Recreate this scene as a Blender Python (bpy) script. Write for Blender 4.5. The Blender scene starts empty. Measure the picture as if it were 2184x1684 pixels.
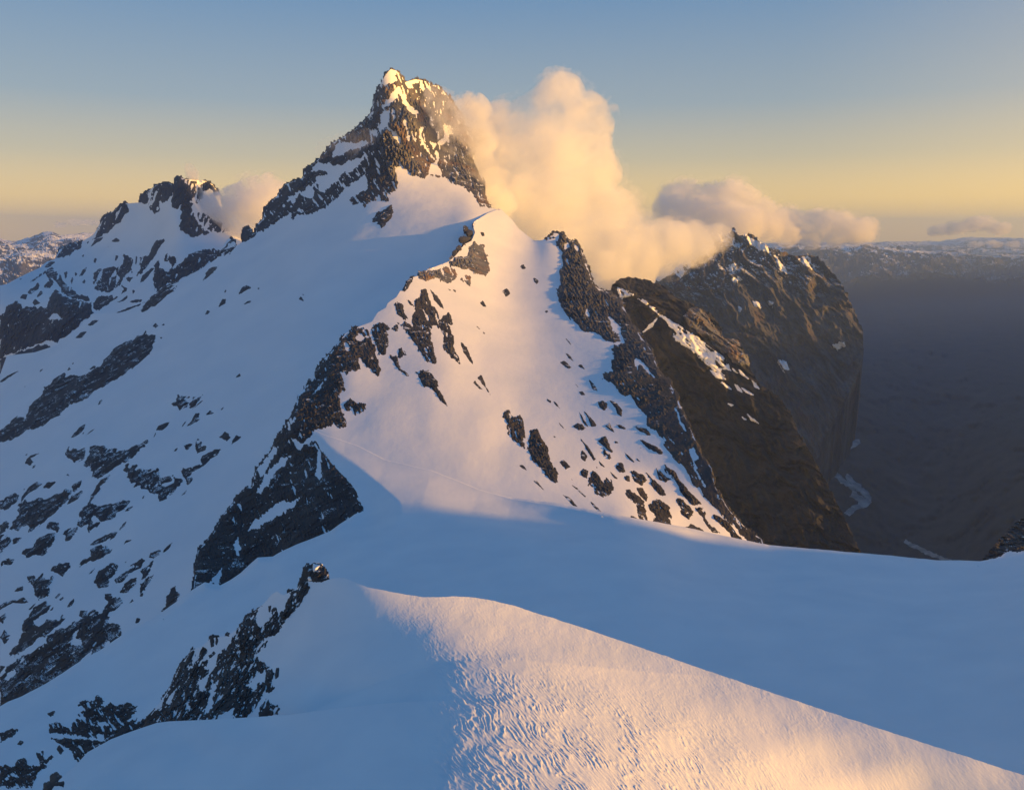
import bpy, math, random
import numpy as np
from mathutils import Vector

# ------------------------------------------------------------------ camera, sky, sun, exposure
SC = bpy.context.scene
COL = SC.collection
PITCH = math.radians(11.45)
FPX, CU, CV = 1698.0, 1092.0, 842.0          # focal length and centre of the frame, in the units the plan was measured in
cam_data = bpy.data.cameras.new("camera")
cam_data.sensor_width = 36.0
cam_data.lens = 28.0
cam_data.clip_start = 1.0
cam_data.clip_end = 200000.0
cam = bpy.data.objects.new("camera", cam_data)
cam.rotation_euler = (math.radians(90) - PITCH, 0, 0)
COL.objects.link(cam)
SC.camera = cam

SUN_EL, SUN_AZ = math.radians(7.0), math.radians(108.0)   # azimuth clockwise from +Y (the way the camera looks)
world = bpy.data.worlds.new("World")
SC.world = world
world.use_nodes = True
wn = world.node_tree.nodes
wl = world.node_tree.links
wn.clear()

def wnode(t, **kw):
    n = wn.new(t)
    for k, v in kw.items():
        setattr(n, k, v)
    return n
def wmath(op, a, b=None, clamp=False):
    n = wnode("ShaderNodeMath", operation=op, use_clamp=clamp)
    for i, s in enumerate((a, b)):
        if s is None: continue
        if isinstance(s, (int, float)): n.inputs[i].default_value = s
        else: wl.new(s, n.inputs[i])
    return n.outputs[0]

sky = wnode("ShaderNodeTexSky", sky_type="NISHITA")
sky.sun_disc = False
sky.sun_elevation = SUN_EL
sky.sun_rotation = SUN_AZ
sky.altitude = 2000
sky.air_density = 1.0
sky.dust_density = 1.2
sky.ozone_density = 2.0
tc = wnode("ShaderNodeTexCoord")
sep = wnode("ShaderNodeSeparateXYZ")
wl.new(tc.outputs["Generated"], sep.inputs[0])
elev = wmath("MULTIPLY", wmath("ARCSINE", sep.outputs[2]), 180 / math.pi)       # degrees above the horizon
cramp = wnode("ShaderNodeValToRGB")
mr = wnode("ShaderNodeMapRange")
mr.inputs[1].default_value = -4; mr.inputs[2].default_value = 90
wl.new(elev, mr.inputs[0]); wl.new(mr.outputs[0], cramp.inputs[0])
def ramp(node, stops):
    cr = node.color_ramp
    while len(cr.elements) > 1: cr.elements.remove(cr.elements[-1])
    for i, (p, c) in enumerate(stops):
        e = cr.elements[0] if i == 0 else cr.elements.new(p)
        e.position = p; e.color = (*c, 1)
E = lambda d: (d + 4) / 94
ramp(cramp, [(E(-4), (.20, .13, .065)), (E(0), (.56, .33, .07)), (E(2.2), (.53, .34, .10)), (E(5), (.30, .25, .155)), (E(8.5), (.16, .19, .205)),
             (E(15), (.075, .138, .222)), (E(28), (.032, .104, .212)), (E(55), (.009, .067, .182)), (E(90), (.005, .049, .150))])
# the sky brightens and warms towards the sun's side
sunward = wnode("ShaderNodeVectorMath", operation="DOT_PRODUCT")
wl.new(tc.outputs["Generated"], sunward.inputs[0])
sunward.inputs[1].default_value = (math.sin(SUN_AZ), math.cos(SUN_AZ), 0)
sw = wmath("MAXIMUM", sunward.outputs["Value"], 0)
sw2 = wmath("POWER", sw, 1.3)
low = wnode("ShaderNodeMapRange"); low.inputs[1].default_value = 30; low.inputs[2].default_value = 0
wl.new(elev, low.inputs[0])
glow = wmath("MULTIPLY", sw2, low.outputs[0])
mixg = wnode("ShaderNodeMix", data_type="RGBA", blend_type="ADD")
wl.new(glow, mixg.inputs["Factor"]); wl.new(cramp.outputs[0], mixg.inputs[6])
mixg.inputs[7].default_value = (.56, .31, .055, 1)
mixn = wnode("ShaderNodeMix", data_type="RGBA", blend_type="ADD")
mixn.inputs["Factor"].default_value = 0.012
wl.new(mixg.outputs[2], mixn.inputs[6]); wl.new(sky.outputs[0], mixn.inputs[7])
bg = wnode("ShaderNodeBackground")
bg.inputs["Strength"].default_value = 1.0
wl.new(mixn.outputs[2], bg.inputs["Color"])
wo = wnode("ShaderNodeOutputWorld")
wl.new(bg.outputs[0], wo.inputs[0])

sun_data = bpy.data.lights.new("sun", "SUN")
sun_data.energy = 5.0
sun_data.angle = math.radians(1.4)
sun_data.color = (1.0, 0.50, 0.085)
sun = bpy.data.objects.new("sun", sun_data)
sd_ = Vector((math.sin(SUN_AZ) * math.cos(SUN_EL), math.cos(SUN_AZ) * math.cos(SUN_EL), math.sin(SUN_EL)))
sun.rotation_euler = sd_.to_track_quat("Z", "Y").to_euler()
COL.objects.link(sun)

SC.view_settings.view_transform = "Standard"
SC.view_settings.look = "None"
SC.view_settings.exposure = 0.92
SC.view_settings.gamma = 1.0
SC.cycles.use_denoising = True
SC.cycles.max_bounces = 10
SC.cycles.diffuse_bounces = 3
SC.cycles.volume_bounces = 8
SC.cycles.volume_step_rate = 1.0
SC.cycles.volume_max_steps = 256

# ------------------------------------------------------------------ numeric helpers
def hash3(ix, iy, iz, seed):
    h = (ix * 374761393 + iy * 668265263 + iz * 2147483647 + seed * 974634777) & 0xFFFFFFFF
    h = ((h ^ (h >> 13)) * 1274126177) & 0xFFFFFFFF
    h = ((h ^ (h >> 16)) * 2246822519) & 0xFFFFFFFF
    return (h ^ (h >> 15)) & 0xFFFFFFFF
_r = np.random.RandomState(5)
_G = _r.normal(size=(256, 3)); _G /= np.linalg.norm(_G, axis=1)[:, None]
def noise3(x, y, z, seed=0):
    x, y, z = np.broadcast_arrays(np.asarray(x, float), np.asarray(y, float), np.asarray(z, float))
    fx, fy, fz = np.floor(x), np.floor(y), np.floor(z)
    ix, iy, iz = fx.astype(np.int64), fy.astype(np.int64), fz.astype(np.int64)
    x, y, z = x - fx, y - fy, z - fz
    u, v, w = (t * t * t * (t * (t * 6 - 15) + 10) for t in (x, y, z))
    out = 0
    for dx in (0, 1):
        wx = u if dx else 1 - u
        for dy in (0, 1):
            wy = v if dy else 1 - v
            for dz in (0, 1):
                wz = w if dz else 1 - w
                g = _G[hash3(ix + dx, iy + dy, iz + dz, seed) & 255]
                out = out + wx * wy * wz * (g[..., 0] * (x - dx) + g[..., 1] * (y - dy) + g[..., 2] * (z - dz))
    return out * 1.6
def fbm(x, y, z, octs=4, seed=0, rough=.5):
    a, s, f = 1.0, 0.0, 1.0
    for o in range(octs):
        s = s + a * noise3(x * f, y * f, z * f, seed + o)
        a *= rough; f *= 2.03
    return s
def ridged(x, y, z, octs=4, seed=0, rough=.55):
    a, s, f, n = 1.0, 0.0, 1.0, 0
    for o in range(octs):
        s = s + a * (1 - np.abs(noise3(x * f, y * f, z * f, seed + o)) * 2)
        n += a; a *= rough; f *= 2.07
    return s / n

CP, SP = math.cos(PITCH), math.sin(PITCH)
def rays(u, v):
    """direction through a plan point, scaled so that its forward part is 1"""
    xc, yc = (u - CU) / FPX, -(v - CV) / FPX
    y = CP + yc * SP
    z = -SP + yc * CP
    return xc / y, z / y
def point(u, v, Y):
    dx, dz = rays(u, v)
    return np.stack([dx * Y, Y + 0 * dx, dz * Y], -1)

class Surf:
    """smooth terrain surface through measured points (plan u, v and distance), thin-plate interpolation"""
    def __init__(self, pts, noise=(), smooth=1e-4):
        P = np.array(pts, float)
        self.c = P[:, :2] / 1000
        n = len(P)
        K = self.k(self.c, self.c) + smooth * np.eye(n)
        Q = np.hstack([np.ones((n, 1)), self.c])
        A = np.block([[K, Q], [Q.T, np.zeros((3, 3))]])
        self.w = np.linalg.solve(A, np.concatenate([np.log(P[:, 2]), np.zeros(3)]))
        self.noise = noise
        self.bumps = []
    @staticmethod
    def k(a, b):
        r2 = ((a[:, None, :] - b[None, :, :]) ** 2).sum(-1)
        return np.where(r2 > 1e-12, 0.5 * r2 * np.log(np.maximum(r2, 1e-12)), 0)
    def base(self, u, v):
        q = np.stack([np.ravel(u), np.ravel(v)], -1) / 1000
        out = np.empty(len(q))
        for i in range(0, len(q), 40000):
            s = q[i:i + 40000]
            out[i:i + 40000] = self.k(s, self.c) @ self.w[:-3] + self.w[-3] + s @ self.w[-2:]
        return np.exp(out).reshape(np.shape(u))
    def __call__(self, u, v):
        Y = self.base(u, v)
        for (bu, bv, ru, rv, ang, amp) in self.bumps:      # low swells added to catch streaks of sun, amp in plan units of depth
            c, s = math.cos(math.radians(ang)), math.sin(math.radians(ang))
            a = ((u - bu) * c + (v - bv) * s) / ru
            b = (-(u - bu) * s + (v - bv) * c) / rv
            Y = Y * (1 - amp / FPX * np.exp(-a * a - b * b))
        for (size, amp, seed) in self.noise:
            p = point(u, v, Y)
            Y = Y - amp * fbm(p[..., 0] / size, p[..., 1] / size, p[..., 2] / size, 3, seed)
        return Y

class GridSurf(Surf):
    """terrain surface given as distances on a coarse survey grid, smoothly interpolated"""
    def __init__(self, u0, v0, h, text, noise=()):
        self.u0, self.v0, self.h = u0, v0, h
        self.L = np.log(np.array([[float(x) for x in r.split()] for r in text.strip().split("\n")]))
        self.noise, self.bumps = noise, []
        L = self.L
        L = np.vstack([2 * L[:1] - L[1:2], L, 2 * L[-1:] - L[-2:-1]])
        self.E = np.hstack([2 * L[:, :1] - L[:, 1:2], L, 2 * L[:, -1:] - L[:, -2:-1]])
    def base(self, u, v):
        ny, nx = self.L.shape
        a = (np.asarray(u, float) - self.u0) / self.h; b = (np.asarray(v, float) - self.v0) / self.h
        i = np.clip(np.floor(a).astype(int), 0, nx - 2); j = np.clip(np.floor(b).astype(int), 0, ny - 2)
        s, t = np.clip(a - i, -.8, 1.8), np.clip(b - j, -.8, 1.8)
        def w(t):      # uniform cubic B-spline-like blend, a touch softer than Catmull-Rom
            return [(-t + 2 * t * t - t ** 3) / 2 * .5 + (1 - t) ** 3 / 6 * .5, (2 - 5 * t * t + 3 * t ** 3) / 2 * .5 + (3 * t ** 3 - 6 * t * t + 4) / 6 * .5,
                    (t + 4 * t * t - 3 * t ** 3) / 2 * .5 + (-3 * t ** 3 + 3 * t * t + 3 * t + 1) / 6 * .5, (-t * t + t ** 3) / 2 * .5 + t ** 3 / 6 * .5]
        ws, wt = w(s), w(t)
        out = 0
        for q in range(4):
            for p in range(4):
                out = out + wt[q] * ws[p] * self.E[j + q, i + p]
        return np.exp(out)
class HeightSurf(Surf):
    """terrain surface from a height field z(x, y): distance of the first point of the field seen along each line"""
    def __init__(self, z, Y0=95.0, noise=()):
        self.z, self.Y0, self.noise, self.bumps = z, Y0, noise, []
    def base(self, u, v):
        dx, dz = rays(np.asarray(u, float), np.asarray(v, float))
        Y = np.full(np.shape(dx), self.Y0)
        for _ in range(60):
            Y = Y + .5 * (np.clip(self.z(dx * Y, Y) / dz, 20, 400) - Y)
        return Y

TILE = {"P": (546, 131, .25), "L": (0, 421, .25), "M": (546, 421, .25), "R": (1092, 421, .25), "BL": (0, 842, .25),
        "BM": (546, 842, .25), "BR": (1092, 842, .25), "FL": (0, 1263, .25), "H": (305.8, 1196.8, .22),
        "S": (0, 349.4, .32), "V": (0, 0, 1), "Q": (611.5, 1135.7, .4), "X": (1310.4, 349.4, .4)}
def poly(spec):
    """'TAG x,y x,y ... TAG x,y ...' -> array of plan points"""
    out, t = [], TILE["V"]
    for w in spec.split():
        if w in TILE: t = TILE[w]; continue
        a, b = w.split(",")
        out.append((t[0] + float(a) * t[2], t[1] + float(b) * t[2]))
    return np.array(out)
def smooth_poly(P, n=4):
    out = []
    N = len(P)
    for i in range(N):
        a, b, c, d = P[i - 1], P[i], P[(i + 1) % N], P[(i + 2) % N]
        for k in range(n):
            t = k / n
            out.append(.5 * ((2 * b) + (c - a) * t + (2 * a - 5 * b + 4 * c - d) * t * t + (3 * b - a - 3 * c + d) * t ** 3))
    return np.array(out)
def signed(P, u, v):
    """signed distance to polygon, positive inside"""
    sh = np.shape(u)
    q = np.stack([np.ravel(u), np.ravel(v)], -1)
    A, B = P, np.roll(P, -1, 0)
    out = np.empty(len(q))
    for i in range(0, len(q), 20000):
        s = q[i:i + 20000]
        best = np.full(len(s), 1e18); ins = np.zeros(len(s), bool)
        for a, b in zip(A, B):
            e = b - a; L = e @ e + 1e-12
            t = np.clip(((s - a) @ e) / L, 0, 1)
            d = s - a - t[:, None] * e
            best = np.minimum(best, (d * d).sum(1))
            c = ((a[1] > s[:, 1]) != (b[1] > s[:, 1]))
            if c.any():
                xs = (b[0] - a[0]) * (s[:, 1] - a[1]) / (b[1] - a[1] + 1e-12) + a[0]
                ins ^= c & (s[:, 0] < xs)
        d = np.sqrt(best)
        out[i:i + 20000] = np.where(ins, d, -d)
    return out.reshape(sh)

def make_mesh(name, V, F, mat, smooth=True):
    me = bpy.data.meshes.new(name)
    V = np.asarray(V, np.float32); F = np.asarray(F, np.int32)
    me.vertices.add(len(V)); me.vertices.foreach_set("co", V.ravel())
    n = F.shape[1]
    me.loops.add(F.size); me.loops.foreach_set("vertex_index", F.ravel())
    me.polygons.add(len(F))
    me.polygons.foreach_set("loop_start", np.arange(0, F.size, n, dtype=np.int32))
    me.polygons.foreach_set("loop_total", np.full(len(F), n, np.int32))
    me.update(calc_edges=True)
    me.validate()
    me.polygons.foreach_set("use_smooth", np.full(len(me.polygons), smooth, bool))
    me.materials.append(mat)
    return me
def link(name, me, parent=None, **props):
    o = bpy.data.objects.new(name, me)
    COL.objects.link(o)
    if parent is not None: o.parent = parent
    for k, v in props.items(): o[k] = v
    return o

def grid_faces(keep, shape):
    """quads of a kept-cell mask on an (ny, nx) vertex grid -> faces with compact indices, used vertex ids"""
    ny, nx = shape
    idx = np.arange(ny * nx).reshape(ny, nx)
    a, b, c, d = idx[:-1, :-1][keep], idx[:-1, 1:][keep], idx[1:, 1:][keep], idx[1:, :-1][keep]
    F = np.stack([a, d, c, b], -1)
    used = np.unique(F)
    remap = np.full(ny * nx, -1); remap[used] = np.arange(len(used))
    return remap[F], used
def border_edges(F):
    E_ = np.concatenate([F[:, [0, 1]], F[:, [1, 2]], F[:, [2, 3]], F[:, [3, 0]]])
    key = np.sort(E_, 1)
    k = key[:, 0].astype(np.int64) * (F.max() + 1) + key[:, 1]
    uq, first, cnt = np.unique(k, return_index=True, return_counts=True)
    return E_[first[cnt == 1]]

def sheet(name, P, surf, step, mat, rough=0, rough_scale=14, fold=.10, drop=.35, smooth=True, disp=None, parent=None, edge_seed=3, relief=None, **props):
    """terrain body: its visible side through the measured surface, its hidden side falling away behind the skyline"""
    u0, v0 = P.min(0) - 2 * step; u1, v1 = P.max(0) + 2 * step
    us, vs = np.arange(u0, u1, step), np.arange(v0, v1, step)
    U, Vv = np.meshgrid(us, vs)
    S = signed(P, U, Vv)
    if rough:
        S = S + rough * (fbm(U / rough_scale, Vv / rough_scale, 0.3, 3, edge_seed))
    inside = S > 0
    keep = inside[:-1, :-1] | inside[1:, :-1] | inside[:-1, 1:] | inside[1:, 1:]
    # pull the outer vertices on to the outline
    gy, gx = np.gradient(S, step)
    g2 = gx * gx + gy * gy + 1e-6
    out = (~inside)
    k = np.clip(-S / g2, 0, 2 * step)
    U = np.where(out, U + gx * k, U); Vv = np.where(out, Vv + gy * k, Vv)
    F, used = grid_faces(keep, U.shape)
    u, v = U.ravel()[used], Vv.ravel()[used]
    Y = surf(u, v)
    if relief is not None:
        Y = Y + relief(u, v, Y)
    X = point(u, v, Y)
    if disp is not None:
        X[:, 2] += disp(X[:, 0], X[:, 1], u, v)
    if fold:
        be = border_edges(F)
        bv = np.unique(be)
        n0 = len(X)
        rings = []
        for (a, b) in ((.25, .25), (1, 1)):
            Z = X[bv].copy()
            Yb = Z[:, 1].copy()
            h = np.hypot(Z[:, 0], Z[:, 1])
            Z[:, 0] += Z[:, 0] / h * fold * a * Yb; Z[:, 1] += Z[:, 1] / h * fold * a * Yb
            Z[:, 2] -= fold * b * Yb * drop * 3 * (a ** .5) + 0
            rings.append(Z)
        mp = np.full(n0, -1); mp[bv] = np.arange(len(bv))
        m = len(bv)
        X = np.concatenate([X, X[bv]] + rings)          # the rim is doubled so that the crest stays crisp
        a0, a1 = mp[be[:, 0]], mp[be[:, 1]]
        f1 = np.stack([n0 + a1, n0 + a0, n0 + m + a0, n0 + m + a1], -1)
        f2 = np.stack([n0 + m + a1, n0 + m + a0, n0 + 2 * m + a0, n0 + 2 * m + a1], -1)
        F = np.concatenate([F, f1, f2])
    me = make_mesh(name, X, F, mat, smooth)
    return link(name, me, parent, **props)

def rock(name, P, surf, mat, negs=(), step=1.7, cap=None, holes=.30, hole_size=16, ang=None, rough=None, relief=1.0, seed=0, parent=None, lift=1.0, flat=True, within=None, tilt=0.0, ribs=None, grain=30, **props):
    """bare rock standing proud of the snow: ribs, gullies and ledges as geometry; where it dips the snow shows"""
    lo, hi = P.min(0), P.max(0)
    if within is not None: lo, hi = np.maximum(lo, within.min(0)), np.minimum(hi, within.max(0))
    u0, v0 = lo - 9; u1, v1 = hi + 9
    us, vs = np.arange(u0, u1, step), np.arange(v0, v1, step)
    U, Vv = np.meshgrid(us, vs)
    S = signed(P, U, Vv)
    if within is not None: S = np.minimum(S, signed(within, U, Vv) + 2.5)
    inr = float(S.max())
    for N in negs: S = np.minimum(S, -signed(N, U, Vv))
    big = min(1.0, inr / 14)
    r = (rough if rough is not None else 1.0) * (0.25 + .75 * big)
    a = math.radians(ang if ang is not None else 90)
    ca, sa = math.cos(a), math.sin(a)
    along, across = U * ca + Vv * sa, -U * sa + Vv * ca
    S = S + r * (4.5 * fbm(along / 26, across / 11, seed * 1.7, 3, 11 + seed) + 2.4 * noise3(along / 8, across / 3.5, seed * 2.1, 21) + 1.6 * noise3(along / 3.4, across / 2.4, seed * 1.3, 22))
    if holes and inr > 6:
        hn = fbm(along / (hole_size * 2.2), across / (hole_size * .55), seed * .9 + 3, 4, 31 + seed, .62)
        S = np.minimum(S, 14 * (hn + (1.05 - holes * 1.6)))
        h2 = fbm(along / 9, across / 4, seed * .7 + 8, 2, 37 + seed)
        S = np.minimum(S, 7 * (h2 + .98 - holes * .9))
    ok = S > -4.5
    keep = ok[:-1, :-1] & ok[1:, :-1] & ok[:-1, 1:] & ok[1:, 1:]
    if not keep.any(): return None
    F, used = grid_faces(keep, U.shape)
    u, v, s = U.ravel()[used], Vv.ravel()[used], S.ravel()[used]
    Y0 = surf(u, v)
    Yr = float(np.median(Y0)); px = Yr / FPX
    cap = cap if cap is not None else 3 + 9 * big
    h = np.where(s > 0, cap * (1 - np.exp(-s / cap * 1.1)), s * 1.3)
    X = point(u, v, Y0)
    q = grain * px
    x, y, z = X[:, 0] / q, X[:, 1] / q, X[:, 2] / q
    if ribs is not None:      # ribs and gullies run down the slope as it is seen here
        cr_, sr_ = math.cos(math.radians(ribs)), math.sin(math.radians(ribs))
        x, z = x * sr_ + z * cr_, x * cr_ - z * sr_
    amp = relief * np.clip((s + 1) / 12, 0, 1) * (.35 + .65 * big)
    wx = fbm(x * .7, y * .7, z * .4, 2, 51) * .6
    rel = 15 * (ridged(x + wx, y * .8, z * .28, 3, 61) - .55) + 5.5 * (ridged(x * 2.9 + wx, y * 2.4, z * .8 + wx, 3, 71) - .55) + 1.7 * noise3(x * 7, y * 6, z * 2.6, 81)
    led = noise3(x * .6, y * .6, z * 3.2 + wx, 91)
    h = h * lift + amp * (rel + .3 * led)
    if tilt: h = h + tilt * np.clip(s / 12, 0, 1) * (u.mean() - u)
    h = np.where(s > 0, np.maximum(h, .5 * np.minimum(s, 3)), h)
    Y = Y0 * (1 - h / FPX)
    X = point(u, v, Y)
    # close the back: the rim runs down into the mountain
    be = border_edges(F); bv = np.unique(be); n0 = len(X)
    Z = point(u[bv], v[bv], Y0[bv] * (1 + 14 / FPX)); Z[:, 2] -= 6 * px
    mp = np.full(n0, -1); mp[bv] = np.arange(len(bv))
    X = np.concatenate([X, Z])
    F = np.concatenate([F, np.stack([be[:, 1], be[:, 0], n0 + mp[be[:, 0]], n0 + mp[be[:, 1]]], -1)])
    # put the object's origin at the rock itself
    o0 = X[:n0].mean(0)
    me = make_mesh(name, X - o0, F, mat, not flat)
    o = link(name, me, parent, **props)
    o.location = o0 - (np.array(parent.location) if parent is not None else 0)
    return o

# ------------------------------------------------------------------ materials
def new_mat(name):
    m = bpy.data.materials.new(name); m.use_nodes = True
    nt = m.node_tree; nt.nodes.clear()
    out = nt.nodes.new("ShaderNodeOutputMaterial")
    b = nt.nodes.new("ShaderNodeBsdfPrincipled")
    nt.links.new(b.outputs[0], out.inputs[0])
    return m, nt, b
def add_node(nt, t, ins=None, **kw):
    n = nt.nodes.new(t)
    for k, v in kw.items(): setattr(n, k, v)
    for k, v in (ins or {}).items():
        if isinstance(v, bpy.types.NodeSocket): nt.links.new(v, n.inputs[k])
        else: n.inputs[k].default_value = v
    return n
def tex_noise(nt, scale, detail=4, vec=None, rough=.55, stretch=None, dist=0):
    g = nt.nodes.new("ShaderNodeNewGeometry")
    v = g.outputs["Position"]
    mp = add_node(nt, "ShaderNodeMapping", {"Vector": v, "Scale": stretch or (1, 1, 1)})
    return add_node(nt, "ShaderNodeTexNoise", {"Vector": mp.outputs[0], "Scale": scale, "Detail": detail, "Roughness": rough, "Distortion": dist}).outputs["Fac"]
def ramp_node(nt, fac, stops):
    r = nt.nodes.new("ShaderNodeValToRGB"); nt.links.new(fac, r.inputs[0]); ramp(r, stops); return r.outputs[0]
def math_node(nt, op, a, b=0.0, clamp=False):
    n = nt.nodes.new("ShaderNodeMath"); n.operation = op; n.use_clamp = clamp
    for i, s in enumerate((a, b)):
        if isinstance(s, bpy.types.NodeSocket): nt.links.new(s, n.inputs[i])
        else: n.inputs[i].default_value = s
    return n.outputs[0]

def snow_mat(name, px, bump=.5):
    """px: metres per plan unit, so that grain is the right size at that distance"""
    m, nt, b = new_mat(name)
    f = tex_noise(nt, 1 / (120 * px), 3)
    col = ramp_node(nt, f, [(.3, (.78, .80, .82)), (.7, (.86, .86, .86))])
    nt.links.new(col, b.inputs["Base Color"])
    b.inputs["Roughness"].default_value = .75
    b.inputs["Specular IOR Level"].default_value = .15
    n1 = tex_noise(nt, 1 / (30 * px), 3, stretch=(1, .5, 1))
    n2 = tex_noise(nt, 1 / (4 * px), 2)
    h = math_node(nt, "ADD", math_node(nt, "MULTIPLY", n1, 1.6), math_node(nt, "MULTIPLY", n2, .12))
    bp = add_node(nt, "ShaderNodeBump", {"Height": h, "Distance": px * .9 * bump, "Strength": 1.0})
    nt.links.new(bp.outputs[0], b.inputs["Normal"])
    return m
def rock_mat(name, px, snow=.55, warm=.5, dark=1.0, green=0.0, alt=None):
    """dark schist with rusty and pale bands; snow lodged on whatever faces up"""
    m, nt, b = new_mat(name)
    f = tex_noise(nt, 1 / (60 * px), 5, stretch=(1, 1, .45), dist=.4)
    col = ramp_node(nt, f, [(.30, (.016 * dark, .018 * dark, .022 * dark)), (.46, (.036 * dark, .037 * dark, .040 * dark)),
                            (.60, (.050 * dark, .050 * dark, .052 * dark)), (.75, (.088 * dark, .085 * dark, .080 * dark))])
    f2 = tex_noise(nt, 1 / (90 * px), 4, stretch=(1, 1, .3), dist=.8)
    rust = ramp_node(nt, f2, [(.5, (0, 0, 0)), (.68, (1, 1, 1))])
    mx = add_node(nt, "ShaderNodeMix", data_type="RGBA", blend_type="MIX")
    nt.links.new(math_node(nt, "MULTIPLY", rust, min(.95, .55 * warm)), mx.inputs["Factor"])
    nt.links.new(col, mx.inputs[6])
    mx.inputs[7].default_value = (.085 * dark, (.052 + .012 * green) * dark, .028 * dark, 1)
    # snow on ledges
    g = nt.nodes.new("ShaderNodeNewGeometry")
    sp = add_node(nt, "ShaderNodeSeparateXYZ", {0: g.outputs["Normal"]})
    nz = math_node(nt, "ADD", sp.outputs[2], math_node(nt, "MULTIPLY", math_node(nt, "SUBTRACT", tex_noise(nt, 1 / (18 * px), 3), .5), .7))
    mr_ = add_node(nt, "ShaderNodeMapRange", {0: nz, 1: 1.12 - snow * .45, 2: 1.19 - snow * .45})
    mx2 = add_node(nt, "ShaderNodeMix", data_type="RGBA")
    sf_ = mr_.outputs[0]
    if alt:      # snow line
        pz = add_node(nt, "ShaderNodeSeparateXYZ", {0: g.outputs["Position"]})
        al_ = math_node(nt, "ADD", pz.outputs[2], math_node(nt, "MULTIPLY", math_node(nt, "SUBTRACT", tex_noise(nt, 1 / (150 * px), 3), .5), (alt[1] - alt[0]) * 2))
        sf_ = math_node(nt, "MULTIPLY", sf_, add_node(nt, "ShaderNodeMapRange", {0: al_, 1: alt[0], 2: alt[1]}).outputs[0])
    nt.links.new(sf_, mx2.inputs["Factor"]); nt.links.new(mx.outputs[2], mx2.inputs[6])
    mx2.inputs[7].default_value = (.80, .82, .84, 1)
    nt.links.new(mx2.outputs[2], b.inputs["Base Color"])
    b.inputs["Roughness"].default_value = .85
    b.inputs["Specular IOR Level"].default_value = .25
    h = math_node(nt, "ADD", tex_noise(nt, 1 / (7 * px), 4, stretch=(1, 1, .5), rough=.65), 0)
    bp = add_node(nt, "ShaderNodeBump", {"Height": h, "Distance": px * 3.4, "Strength": .9})
    nt.links.new(bp.outputs[0], b.inputs["Normal"])
    return m
def crag(scale, amp, seed=0, zs=.35, ribs=None, Yr=None):
    """gullied rock relief; ribs = the way the gullies run, degrees below the horizontal as seen from here"""
    def f(u, v, Y):
        X = point(u, v, Y); px = (Yr or float(np.median(Y))) / FPX; q = scale * px
        x, y, z = X[..., 0] / q, X[..., 1] / q, X[..., 2] / q
        if ribs is not None:
            cr_, sr_ = math.cos(math.radians(ribs)), math.sin(math.radians(ribs))
            c, d, e = x * sr_ + z * cr_, (x * cr_ - z * sr_) * .24, y * .45
        else:
            c, d, e = x, y * .8, z * zs
        w = .7 * fbm(c * .6, d * .6, e, 3, 51 + seed)
        return -px * amp * ((ridged(c + w, d, e + w, 3, 61 + seed) - .55) * 2 + .8 * (ridged(c * 2.7 + w, d * 2.4, e * 2 + w, 3, 81 + seed) - .55) + .42 * (ridged(c * 7, d * 6, e * 5, 3, 91 + seed) - .55))
    return f
def relieved(surf, rel, k=.999):
    return lambda u, v: (lambda Y: (Y + rel(u, v, Y)) * k)(surf(u, v))

PX = {"main": .85, "mid": .5, "col": .2, "hill": .065, "left": 1.6, "flank": .75, "brown": 2.1, "far": 6.0}
SNOW = {k: snow_mat("snow_" + k, p) for k, p in PX.items()}
ROCK = {"main": rock_mat("rock_main", PX["main"], .30, .5), "wall": rock_mat("rock_wall", PX["main"], .34, 1.3, 2.3), "mid": rock_mat("rock_mid", PX["mid"], .16, .35),  # wall: lighter, warmer copy of main, sunlight put into its colour
        "gold": rock_mat("rock_crag", PX["mid"], .25, 1.7, 2.8), "col": rock_mat("rock_col", PX["col"], .20, .3),  # gold: lighter, warmer crag rock with the sun's gold painted into its colour
        "hill": rock_mat("rock_hill", PX["hill"], .22, .35, 1.3), "left": rock_mat("rock_left", PX["left"], .24, .4),
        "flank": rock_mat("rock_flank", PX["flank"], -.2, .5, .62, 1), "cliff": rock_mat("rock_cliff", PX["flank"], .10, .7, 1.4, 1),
        "brown": rock_mat("rock_brown", PX["brown"], .66, 1.2, 1.5, 0, alt=(-330, -40))}

# ------------------------------------------------------------------ far ground, valley and ranges
S_valley = Surf([(1500, 560, 20000), (1800, 560, 22000), (2184, 560, 23000), (1640, 620, 11500), (1900, 620, 12500), (2184, 620, 12500), (1640, 700, 8000), (1900, 700, 8400), (2184, 700, 8000), (1700, 850, 5500), (2000, 850, 5400), (2184, 850, 4700),
                 (1780, 960, 4600), (1950, 980, 4500), (2184, 980, 3600), (1820, 1090, 3900), (2000, 1100, 3700), (2184, 1100, 2900), (1600, 1000, 4500), (1850, 1230, 3150), (2184, 1230, 2300)])
valley = sheet("valley", poly("V 1480,548 1640,548 1800,546 2000,548 2240,546 2240,1300 1480,1300"), S_valley, 5,
               rock_mat("rock_valley", 2.5, -.6, .0, .3, 1), relief=crag(110, 20, 3, ribs=60), kind="structure",
               label="dark forested valley side fading into blue haze")
def river_strip(name, P, sf, mat, **props):
    return sheet(name, P, sf, 3, mat, rough=3, rough_scale=10, fold=0, **props)
m_gravel, nt_, b_ = new_mat("river_gravel")
nt_.links.new(ramp_node(nt_, tex_noise(nt_, 1 / 60, 4), [(.38, (.05, .055, .06)), (.62, (.24, .24, .25))]), b_.inputs["Base Color"])
S_river = lambda u, v: S_valley(u, v) * .985
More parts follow.
